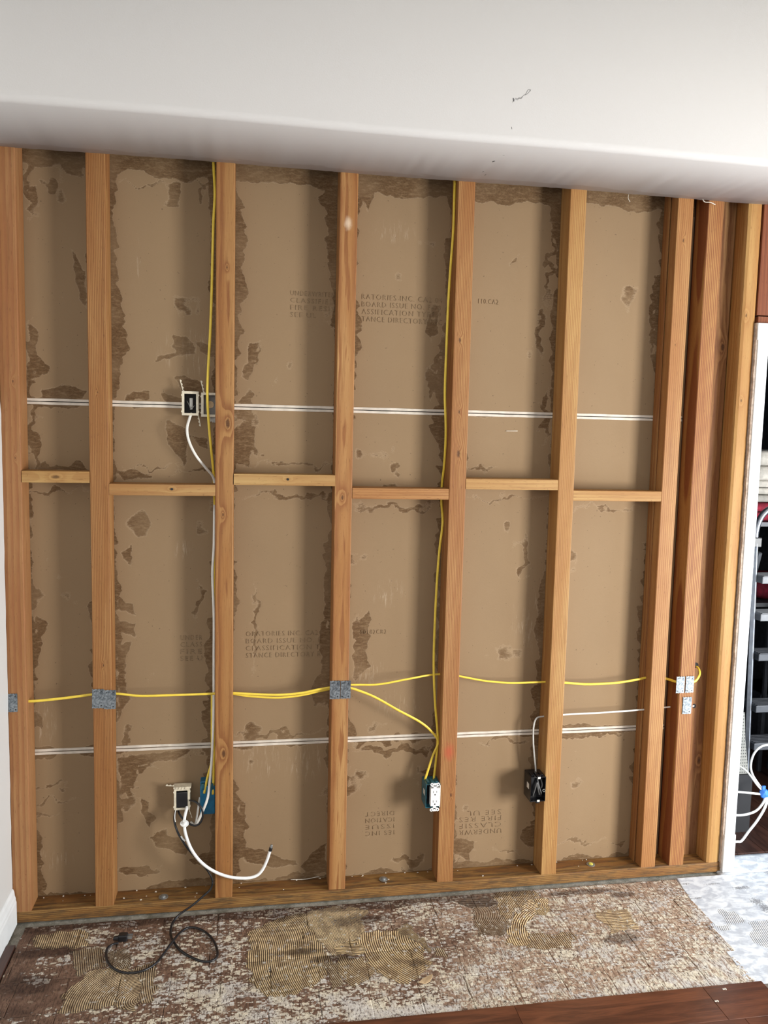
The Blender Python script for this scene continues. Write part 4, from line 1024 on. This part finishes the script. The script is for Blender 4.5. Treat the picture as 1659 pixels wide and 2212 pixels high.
rA, hwA, hzA = lv_box('cream wiring frame with black inside and a cable plug, left of the pair', 393, 429, 846, 897, .050, M['dark_void'])
lA = Vector(rA.location)
for (p0, p1) in (((396, 846), (389, 820)), ((428, 896), (433, 921))): toothed('clamp_arm', at(*p0, .060) - lA, at(*p1, .060) - lA, rA, M['cream'])
bm = bmesh.new(); bx(bm, -0.0055, 0.0055, 0, 0.012, 0, 0.032, bev=0.002); bx(bm, -0.004, 0.004, 0.001, 0.011, -0.008, 0.0, bev=0.0015)
for k in range(3): bx(bm, -0.0035, 0.0035, -0.0006, 0.0002, 0.007 + k * .007, 0.009 + k * .007)
o = from_bm('cable_plug', bm, M['grey_cable'], rA); o.location = at(413, 880, .062) - lA; o['label'] = 'grey moulded plug'
tube('thin_wire', [p - lA for p in px([(404, 866, .07), (409, 876, .06), (413, 884, .055), (420, 876, .06)])], 0.0010, M['steel'], rA)
rB, hwB, hzB = lv_box('cream wiring frame with grey back and pale hole, against the knotty stud', 434.5, 470, 849, 900, .052, M['box_grey'])
lB = Vector(rB.location)
toothed('clamp_arm', at(440, 849, .062) - lB, at(434, 822, .062) - lB, rB, M['cream'])
bm = bmesh.new(); cyl(bm, (0, 0, 0), 0.0125, 0.002, 'Y', 20)
o = from_bm('knockout', bm, M['tan_chip'], rB); p = at(454, 874, .0815); o.location = p - lB; o['label'] = 'pale tan knockout hole'
bm = bmesh.new(); rg = random.Random(4)
for k in range(9):
    for j in range(4):
        bx(bm, k * .003, k * .003 + .0034, rg.uniform(0, .006), .012, -j * .004 + rg.uniform(-.002, .002), -j * .004 + .0045)
o = from_bm('tape_scrap', bm, M['grey_cable']); o.location = at(453, 904, .074); tag(o, 'crumpled grey tape scrap under the right cream frame', 'debris')
# lower cream box
rC, hwC, hzC = lv_box('cream wiring frame with black cords, low beside the blue box', 376, 410, 1702, 1750, .045, M['dark_void'])
lC = Vector(rC.location)
toothed('clamp_arm', at(376, 1698, .05) - lC, at(358, 1697, .05) - lC, rC, M['cream'])
toothed('clamp_arm', at(409, 1750, .05) - lC, at(415, 1767, .05) - lC, rC, M['cream'], 0.0022)
bm = bmesh.new(); bx(bm, -hwC - .002, hwC + .004, -.004, .03, hzC, hzC + .006, bev=.001)
for k in range(4): bx(bm, -hwC + .006 + k * .011, -hwC + .011 + k * .011, -.006, .0, hzC - .001, hzC + .0065)
from_bm('top_bracket', bm, M['cream'], rC)
bm = bmesh.new(); bx(bm, -hwC + .009, hwC - .007, -.0035, .014, .010, hzC - .014, bev=.002)
from_bm('receptacle', bm, M['black'], rC)
# blue box seen from the back
a = at(432, 1760, .036); b = at(469, 1690, .036)
rD = thing('blue_box', 'bright blue electrical box turned away, on the left of the knotty stud', 'electrical box', (S - H, .036, a.z))
wD = S - H - a.x; hD = b.z - a.z
bm = bmesh.new(); bx(bm, -wD, -0.0005, 0, DEP - .036 - .002, 0, hD - .012, bev=.003)
bx(bm, -wD, -0.0005, 0.012, DEP - .036 - .002, hD - .013, hD, bev=.002)
from_bm('body', bm, M['blue'], rD)
bm = bmesh.new(); bx(bm, -wD * .93, -wD * .70, -.002, .012, hD - .026, hD - .004, bev=.002); bx(bm, -wD * .38, -wD * .12, -.002, .012, hD - .026, hD - .004, bev=.002)
parts('cable_clamp', bm, M['teal'], rD)
bm = bmesh.new()
for k in range(6): bx(bm, -wD + .006 + k * .008, -wD + .009 + k * .008, -.0008, .002, .001, .008)
bx(bm, -wD * .5, -wD * .44, -.0006, .001, hD * .42, hD * .46)
parts('moulded_rib', bm, M['blue'], rD)

def device_box(label, xs, u0, v0, v1, yf, mat, name):
    """single-gang box nailed to the left side of the stud whose left face is at xs"""
    a = at(u0, v1, yf); b = at(u0, v0, yf)
    wd = xs - a.x; hz = b.z - a.z; dp = 0.072
    r = thing(name, label, 'electrical box', (xs, yf, a.z))
    t = .0025
    bm = bmesh.new()
    for q_ in ((-wd, -.0004, 0, dp, hz - t, hz), (-wd, -.0004, 0, dp, 0, t), (-wd, -wd + t, 0, dp, t, hz - t), (-t, -.0004, 0, dp, t, hz - t), (-wd, -.0004, dp - t, dp, 0, hz)): bx(bm, *q_, bev=.0008, seg=1)
    for zz in (hz + .003, -.003): bx(bm, -wd * .62, -wd * .38, -.0005, .012, zz - .003, zz + .003, bev=.001)
    from_bm('body', bm, mat, r)
    bm = bmesh.new(); bx(bm, -wd + .003, -.003, .03, .032, .003, hz - .003)
    from_bm('inside', bm, M['dark_void'], r)
    bm = bmesh.new(); bx(bm, -wd - .0008, -wd, .018, .040, hz * .45, hz * .66)
    from_bm('paper_label', bm, M['label'], r)
    bm = bmesh.new()
    for k in range(3): bx(bm, -wd * (.88 - .28 * k), -wd * (.70 - .28 * k), .012, .045, hz, hz + .004, bev=.0015)
    parts('clamp', bm, mat, r)
    return r, wd, hz
r4, w4, h4 = device_box('teal outlet box holding a white duplex outlet, on the middle-right stud', 3 * S - H - 0.0002, 919, 1695, 1746, -.012, M['teal'], 'outlet_box')
cx = -w4 * .42
bm = bmesh.new()
bx(bm, cx - .0165, cx + .0165, -.012, .010, h4 * .5 - .034, h4 * .5 + .034, bev=.002)
out4 = from_bm('outlet', bm, M['outlet_white'], r4); out4['label'] = 'white duplex outlet'
for sg in (-1, 1):
    bm = bmesh.new()
    zc = h4 * .5 + sg * .044
    bx(bm, cx - .006, cx + .006, -.0095, -.008, zc - .010, zc + .009, bev=.0006)
    for sx_ in (-1, 1):
        cyl(bm, (cx + sx_ * .0115, -.0088, zc + sg * .004), .0062, .0016, 'Y', 14)
        bx(bm, cx + sx_ * .0075 - .004, cx + sx_ * .0075 + .004, -.0095, -.008, zc - .004, zc + .004)
    from_bm('mounting_ear', bm, M['outlet_white'], out4)
bm = bmesh.new()
for sg in (-1, 1):
    zc = h4 * .5 + sg * .018
    bx(bm, cx - .0072, cx - .0056, -.0123, -.0118, zc - .001, zc + .0075); bx(bm, cx + .0052, cx + .0068, -.0123, -.0118, zc, zc + .0065)
    cyl(bm, (cx, -.012, zc - .0075), .0026, .0008, 'Y', 10)
    cyl(bm, (cx, -.0097, h4 * .5 + sg * .043), .0026, .0008, 'Y', 10)
    for sx_ in (-1, 1): cyl(bm, (cx + sx_ * .0115, -.0098, h4 * .5 + sg * .048), .0022, .0008, 'Y', 8)
parts('slot', bm, M['dark_void'], out4)
bm = bmesh.new(); bx(bm, -.0042, -.0006, -.003, .02, .002, h4 - .004, bev=.001)
from_bm('side_tab', bm, M['label'], r4)

r5, w5, h5 = device_box('glossy black empty electrical box, on the yellowish stud', 4 * S - H - 0.0002, 1145, 1680, 1733, -.012, M['black_gloss'], 'outlet_box')
bm = bmesh.new()
for pts in ([(-.040, .028, .010), (-.036, .016, .045), (-.032, .010, .070), (-.026, .012, .045), (-.018, .018, .020)], [(-.026, .026, .080), (-.022, .012, .052), (-.014, .012, .030), (-.010, .024, .014)], [(-.012, .026, .078), (-.009, .014, .060), (-.012, .016, .046)]):
    tube_bm(bm, [Vector(p) for p in pts], .0028, n=6, seg=8)
parts('loose_wire', bm, M['dark_grey'], r5, smooth=True)
bm = bmesh.new()
for zz in (h5 - .003, .004):
    bx(bm, -w5 * .56, -w5 * .38, -.0016, 0, zz - .004, zz + .004, bev=.0008)
bmesh.ops.create_cone(bm, cap_ends=False, segments=18, radius1=.0055, radius2=.0055, depth=.003, matrix=Matrix.Translation((-.008, -.002, h5 * .46)) @ Matrix.Rotation(PI / 2, 4, 'X'))
bmesh.ops.create_cone(bm, cap_ends=False, segments=18, radius1=.0038, radius2=.0038, depth=.003, matrix=Matrix.Translation((-.008, -.002, h5 * .46)) @ Matrix.Rotation(PI / 2, 4, 'X'))
parts('screw_tab', bm, M['label'], r5)

# ------------------------------------------------------------------ doorway
door = setup('door_1')
cy0, cy1 = -0.016, 0.002
tcase = at(1640, 697, cy0).z
xa = at(1596, 1152, cy0).x; xb = at(1622, 1152, cy0).x + 0.006
xa = 2.343; xb = 2.387
bm = bmesh.new(); bx(bm, xa, xb, cy0, cy1, 0.16, tcase - .06, bev=.003)
from_bm('casing', bm, M['trim_paint'], door)
bm = bmesh.new(); bx(bm, xa - .003, xb + .002, cy0 - .004, cy1, 0.006, 0.1605, bev=.003)
from_bm('plinth_block', bm, M['trim_paint'], door)
bm = bmesh.new(); bx(bm, xa - .004, 3.35, cy0, cy1, tcase - .062, tcase, bev=.003)
from_bm('head_casing', bm, M['trim_paint'], door)
bm = bmesh.new(); bx(bm, xb - .010, xb + .010, .002, .13, .004, tcase - .055)
from_bm('jamb', bm, M['trim_paint'], door)
bm = bmesh.new(); bx(bm, xb + .010, 3.30, .0025, .13, tcase - .075, tcase - .055)
from_bm('head_jamb', bm, M['trim_paint'], door)
bm = bmesh.new(); bx(bm, 3.30, 3.35, cy0, .13, .004, tcase - .062, bev=.003)
from_bm('casing', bm, M['trim_paint'], door)
# chipped board edge left of the casing
bm = bmesh.new(); rg = random.Random(9); prev = None
for i in range(90):
    z = 0.02 + (tcase - 0.02) * i / 89; j = rg.uniform(-.003, .002)
    q_ = [bm.verts.new(c_) for c_ in ((2.3386, .03, z), (2.3375 + j * .6, -.010, z), (xa + .002, -.0135, z), (xa + .002, .0, z))]
    if prev:
        for k in range(3): bm.faces.new((prev[k], prev[k + 1], q_[k + 1], q_[k]))
    prev = q_
bmesh.ops.recalc_face_normals(bm, faces=bm.faces)
from_bm('board_edge', bm, M['gypsum_edge'], door)
# reddish boards over the door
wr = wood('wood_red', (0.40, 0.155, 0.09), (0.21, 0.065, 0.035), centre=(0.2, 0.1), pitch=0.012, wobble=0.01, seed=41, contrast=0.45, knots=((0.0, -0.1, .006),))
hb = setup('trim_1')
for (x0, x1, z0, z1, k) in ((2.3405, 2.43, tcase + .030, 2.93, 0), (2.432, 2.62, tcase + .030, 2.93, 1), (2.622, 2.9, tcase + .030, 2.93, 2), (2.902, 3.12, tcase + .030, 2.93, 4), (3.122, 3.349, tcase + .030, 2.93, 5), (2.345, 3.35, tcase + .001, tcase + .025, 3)):
    bm = board_bm(-(x1 - x0) / 2, (x1 - x0) / 2, -.002, .03, 0, z1 - z0, 70 + k, .002, n=20)
    o = from_bm('header_board', bm, wr, hb); o.location = ((x0 + x1) / 2, 0, z0)
wc = setup('wall_right')
box('closet_side', (2.34, 2.36, .112, 2.2, 0, 3.0), M['shaded_wall'], wc)
box('closet_back', (2.36, 4.4, 2.2, 2.25, 0, 3.0), M['shaded_wall'], wc)
box('closet_far_side', (3.6, 3.65, .14, 2.2, 0, 3.0), M['shaded_wall'], wc)
box('closet_ceiling', (2.36, 3.6, .14, 2.2, 2.6, 2.65), M['shaded_wall'], wc)
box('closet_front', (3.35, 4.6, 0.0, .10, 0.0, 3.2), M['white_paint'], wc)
box('door_header', (2.34, 3.35, .032, .10, tcase - .05, 3.2), M['shaded_wall'], wc)
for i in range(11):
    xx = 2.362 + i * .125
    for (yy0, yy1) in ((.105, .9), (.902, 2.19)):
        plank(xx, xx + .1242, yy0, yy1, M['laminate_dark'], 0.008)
# wall filling the recess behind the last bay, shade put into its colour
box('recess_back', (2.121, 2.34, .112, .12, 0, 3.0), M['shaded_wall'], wc)

# things in the closet ----------------------------------------------------
# step ladder
YL = .50
lr = thing('step_ladder', 'aluminium step ladder with a curved top rail standing in the dark closet', 'ladder', (at(1620, 1690, YL).x, YL, 0.008))
ll = Vector(lr.location)
def LP(u, v, y=YL): return at(u, v, y) - ll
pA = LP(1632, 1172); pB = LP(1612, 1640)
def bar(name, a, b, w_, d_, mat, par):
    dd = b - a; L = dd.length
    bm = bmesh.new(); bx(bm, -w_ / 2, w_ / 2, -d_ / 2, d_ / 2, 0, L, bev=min(w_, d_) * .15, seg=1)
    o = from_bm(name, bm, mat, par); o.location = a; o.rotation_euler = dd.to_track_quat('Z', 'Y').to_euler(); return o
bot = Vector((pB.x - .004, -0.02, 0.0)); 
r1 = bar('rail', bot, Vector((pA.x, 0, pA.z)), .034, .022, M['aluminium'], lr)
bar('rail', bot + Vector((.42, 0, 0)), Vector((pA.x + .36, 0, pA.z)), .034, .022, M['aluminium'], lr)
hz_ = pA.z
tube('top_handle', [Vector((pA.x, 0, hz_ - .03)), Vector((pA.x, 0, hz_ + .06)), Vector((pA.x + .03, 0, hz_ + .13)), Vector((pA.x + .10, 0, hz_ + .165)), Vector((pA.x + .27, 0, hz_ + .165)), Vector((pA.x + .335, 0, hz_ + .12)), Vector((pA.x + .36, 0, hz_ + .05)), Vector((pA.x + .36, 0, hz_ - .03))], .014, M['aluminium'], lr)
for c_ in (pA.x, pA.x + .36): 
    bm = bmesh.new(); bx(bm, c_ - .021, c_ + .021, -.018, .018, hz_ - .02, hz_ + .025, bev=.004); from_bm('joint_cap', bm, M['black'], lr)
for k, vv in enumerate((1245, 1325, 1410, 1520, 1600)):
    zz = LP(1640, vv).z; xx = bot.x + (pA.x - bot.x) * zz / pA.z
    bm = bmesh.new(); bx(bm, xx + .01, xx + .40, -.05, .06, zz - .025, zz + .008, bev=.003)
    for q_ in range(6): bx(bm, xx + .02, xx + .39, -.045 + q_ * .017, -.040 + q_ * .017, zz + .008, zz + .010)
    if k < 2: from_bm('tread', bm, M['tread_grey'], lr)
    else: from_bm('tread', bm, M['grey_paint'], lr)
bar('rear_leg', Vector((bot.x + .03, .38, 0)), Vector((pA.x + .05, .04, pA.z - .05)), .022, .022, M['grey_paint'], lr)
bar('rear_leg', Vector((bot.x + .40, .38, 0)), Vector((pA.x + .34, .04, pA.z - .05)), .022, .022, M['grey_paint'], lr)
# inner grey upright post
gp = bar('metal_post', Vector((0, 0, 0)), Vector((.01, 0, 1.95)), .02, .02, M['grey_paint'], None); gp.location = (at(1650, 1500, .85).x, .85, .008)
tag(gp, 'thin dark grey metal post leaning behind the step ladder', 'post')
# shelf with folded cloth
YS = .62
zsh = at(1650, 1118, YS).z
sx0 = at(1628, 1118, YS).x
def folds(w_, h_, d_, seed, layers):
    bm = bmesh.new(); rg = random.Random(seed)
    for k in range(layers):
        z0 = h_ * k / layers; z1 = h_ * (k + 1) / layers - .002
        vs = bx(bm, rg.uniform(0, .012), w_ - rg.uniform(0, .012), rg.uniform(0, .015), d_, z0, z1, bev=(z1 - z0) * .42, seg=3)
    for v_ in bm.verts: v_.co.z += .006 * math.sin(v_.co.x * 22 + v_.co.y * 9 + seed) * (v_.co.z / h_)
    return bm
sh = box('closet_shelf', (0, .9, 0, .35, -.02, 0), M['grey_paint']); sh.location = (sx0 - .06, YS - .02, zsh - .02)
tag(sh, 'dark closet shelf holding folded cloths, behind the ladder top', 'shelf')
o = from_bm('folded_cloth', folds(.42, .085, .28, 1, 2), M['red_cloth'], smooth=True); o.location = (sx0 - .02, YS, zsh - .019); tag(o, 'dark red folded cloth at the bottom of the closet pile', 'cloth')
zz = at(1650, 1075, YS).z
o = from_bm('folded_cloth', folds(.40, .10, .28, 2, 3), M['white_cloth'], smooth=True); o.location = (sx0 - .02, YS, zsh + .072); tag(o, 'off-white folded cloth resting on the red one', 'cloth')
o = from_bm('folded_cloth', folds(.38, .15, .27, 3, 2), M['white_cloth'], smooth=True); o.location = (sx0, YS, zsh + .169); tag(o, 'puffy striped off-white pillow-like cloth on top of the pile', 'cloth')
# red bag behind the ladder
zr_ = at(1650, 1300, .8).z
o = from_bm('folded_cloth', folds(.5, .13, .2, 5, 1), M['red_cloth'], smooth=True); o.location = (at(1640, 1300, .8).x, .8, zr_)
tag(o, 'dark red cloth seen between the ladder treads', 'cloth')
sh2 = box('closet_shelf', (0, .9, 0, .3, -.02, 0), M['grey_paint']); sh2.location = (at(1640, 1300, .8).x - .04, .78, zr_ - .001); tag(sh2, 'lower closet shelf behind the ladder treads', 'shelf')
# perforated strip leaning in the corner
def perf():
    n = NT('perforated_white'); v = n.obj()
    x, y, z = n.sep(v)
    fx = n.math('SUBTRACT', n.math('FRACT', n.math('DIVIDE', x, .010)), .5); fz = n.math('SUBTRACT', n.math('FRACT', n.math('DIVIDE', z, .014)), .5)
    d = n.math('SQRT', n.add(n.mul(fx, fx), n.mul(fz, fz)))
    return n.out(n.mix(n.step(d, .2, .27), (.03, .03, .03), (.24, .24, .22)), .6)
p0 = at(1596, 1672, .28); p1 = at(1617, 1672, .28); p2 = at(1600, 1535, .30)
bm = bmesh.new(); hh = p2.z - p0.z
poly_plate(bm, [(0, 0), (p1.x - p0.x, .0), (.020, hh * .55), (.008, hh), (-.01, hh), (-.02, hh * .4)], 0, .002)
o = from_bm('perforated_strip', bm, perf()); o.location = p0; tag(o, 'white perforated strip leaning just inside the door casing', 'strip')
bm = bmesh.new(); bx(bm, -.03, .06, -.02, .03, 0, p0.z - .008 - .001)
o = from_bm('floor_crate', bm, M['dark_void']); o.location = (p0.x, p0.z * 0 + .29, .008); tag(o, 'low black box in the closet under the perforated strip', 'box')
# white cable coil with blue tape
yC = .16
cc = thing('cable_coil', 'coil of white cable bound with blue tape inside the doorway', 'cable', at(1650, 1714, yC))
lcc = Vector(cc.location)
def CP(pts): return [at(u, v, y) - lcc for u, v, y in pts]
tube('loop', CP([(1651, 1710, .16), (1640, 1696, .18), (1625, 1672, .20), (1622, 1650, .2), (1630, 1626, .2), (1648, 1611, .2), (1672, 1612, .2), (1690, 1640, .2), (1680, 1685, .18), (1660, 1712, .16)]), .0046, M['outlet_white'], cc)
tube('loop', CP([(1651, 1712, .16), (1635, 1695, .17), (1615, 1668, .19), (1595, 1654, .22), (1583, 1652, .24)]), .0040, M['white_cable'], cc)
tube('loop', CP([(1651, 1716, .16), (1630, 1714, .16), (1600, 1711, .17), (1580, 1710, .18)]), .0046, M['outlet_white'], cc)
tube('loop', CP([(1655, 1718, .16), (1648, 1735, .15), (1632, 1752, .15), (1608, 1760, .15), (1582, 1761, .16)]), .0050, M['outlet_white'], cc)
tube('loop', CP([(1660, 1720, .16), (1652, 1745, .14), (1636, 1772, .13), (1618, 1795, .12), (1602, 1816, .12), (1592, 1818, .12), (1578, 1819, .13)]), .0052, M['outlet_white'], cc)
bm = bmesh.new(); rg = random.Random(2)
bmesh.ops.create_icosphere(bm, subdivisions=2, radius=.020)
for v_ in bm.verts: v_.co = Vector((v_.co.x * 1.1, v_.co.y * .8, v_.co.z)) * rg.uniform(.82, 1.12)
bx(bm, -.010, .004, -.004, .002, .010, .034)
o = from_bm('tape_wrap', bm, M['blue_tape'], cc); o['label'] = 'crumpled blue masking tape'
# dark clutter deeper in
for k, (u, v, y, w_, h_, mt, lab) in enumerate([(1640, 1560, 1.1, .30, .32, 'grey_paint', 'dark grey storage bin deep in the closet')]):
    p = at(u, v, y); bm = bmesh.new(); bx(bm, 0, w_, 0, .28, 0, h_, bev=.012); bx(bm, -.006, w_ + .006, -.006, .286, h_ - .03, h_, bev=.004)
    o = from_bm('storage_bin', bm, M[mt]); o.location = (p.x, y, .008); tag(o, lab, 'bin')

# ------------------------------------------------------------------ small marks and scraps
def ribbon(name, pts, wdt, mat, parent=None, off=Vector((0, 0, 0))):
    return tube(name, [p - off for p in pts], wdt, mat, parent, seg=6, n=5)
sf = lambda u, v: at(u, v, y_f - .0004)
rgm = random.Random(8)
def scuff(pts, w_): 
    o = ribbon('scuff_mark', pts, w_, M['pencil'], soff); o['label'] = 'dark scuff on the paint'
scuff([sf(1109, 212), sf(1110, 219)], .0014)
scuff([sf(1107, 221), sf(1113, 214), sf(1118, 216), sf(1121, 211), sf(1126, 213), sf(1131, 206), sf(1137, 204), sf(1142, 200), sf(1147, 193)], .0004)
scuff([sf(1113, 212), sf(1122, 213), sf(1128, 209)], .0004); scuff([sf(1134, 206), sf(1142, 193), sf(1146, 197)], .0004)
uz = lambda u, v: fl(u, v, ZS + .0004)
scuff([uz(1064, 349), uz(1069, 347)], .0022); scuff([uz(1086, 336), uz(1090, 335)], .0008); scuff([uz(1042, 371), uz(1045, 370)], .0013); scuff([uz(1047, 378), uz(1050, 377)], .0012); scuff([sf(1105, 274), sf(1106, 279)], .0006)
P = [at(u, v, y) for u, v, y in [(1517, 429, -.004), (1522, 436, -.008), (1534, 437, -.012), (1545, 442, -.012)]]
o = ribbon('paper_shred', [p - P[0] for p in P], .0016, M['paper']); o.location = P[0]; tag(o, 'curled shred of white paper hanging at the soffit over the dark gap', 'debris')
P = [at(u, v, y) for u, v, y in [(1358, 420, .002), (1357, 428, -.001), (1361, 436, .0)]]
o = ribbon('paper_shred', [p - P[0] for p in P], .0009, M['paper']); o.location = P[0]; tag(o, 'tiny shred of paper hanging above the rightmost drywall bay', 'debris')
P = [at(u, v, DEP - .002) for u, v in [(1093, 931), (1105, 931), (1118, 931)]]
o = ribbon('paper_shred', [p - P[0] for p in P], .0012, M['paper']); o.location = P[0]; tag(o, 'short white scrap stuck on the drywall right of the outlet stud', 'debris')
P = [at(u, v, .075) for u, v in [(640, 1902), (665, 1900), (690, 1893)]]
P = [fl(u, v, .0425) for u, v in [(628, 1900), (660, 1899), (690, 1893)]]
o = ribbon('paper_shred', [p - P[0] for p in P], .0014, M['paper']); o.location = P[0]; tag(o, 'curled white shred lying on the bottom plate left of the flame-grained stud', 'debris')
c0 = fl(918, 2118, .006)
bm = bmesh.new()
cp = [(-.022, -.008), (-.006, -.016), (.012, -.013), (.024, .002), (.028, .016), (.010, .013), (-.008, .006)]
vt = [bm.verts.new((x, y, .004 + .25 * max(0, x))) for x, y in cp]; vb = [bm.verts.new((x, y, .0025 + .25 * max(0, x))) for x, y in cp]
bm.faces.new(vt); bm.faces.new(vb[::-1])
for i in range(len(cp)): bm.faces.new((vt[i], vb[i], vb[(i + 1) % len(cp)], vt[(i + 1) % len(cp)]))
bmesh.ops.recalc_face_normals(bm, faces=bm.faces)
o = from_bm('cardboard_scrap', bm, M['tan_chip']); o.location = (c0.x, c0.y, .0035); tag(o, 'tan leaf-shaped scrap lying on the stripped floor', 'scrap')
for (u, v) in ((1565, 2137), (1548, 2163)):
    c0 = fl(u, v, .012); bm = bmesh.new(); bx(bm, -.006, .006, -.002, .002, 0, .0015); bx(bm, .002, .004, -.004, .003, 0, .002)
    o = from_bm('paper_scrap', bm, M['paper']); o.location = (c0.x, c0.y, .0122); tag(o, ('tiny white scrap near the front edge of the brown laminate plank' if v < 2150 else 'tiny white scrap farther back on the brown laminate plank'), 'debris')
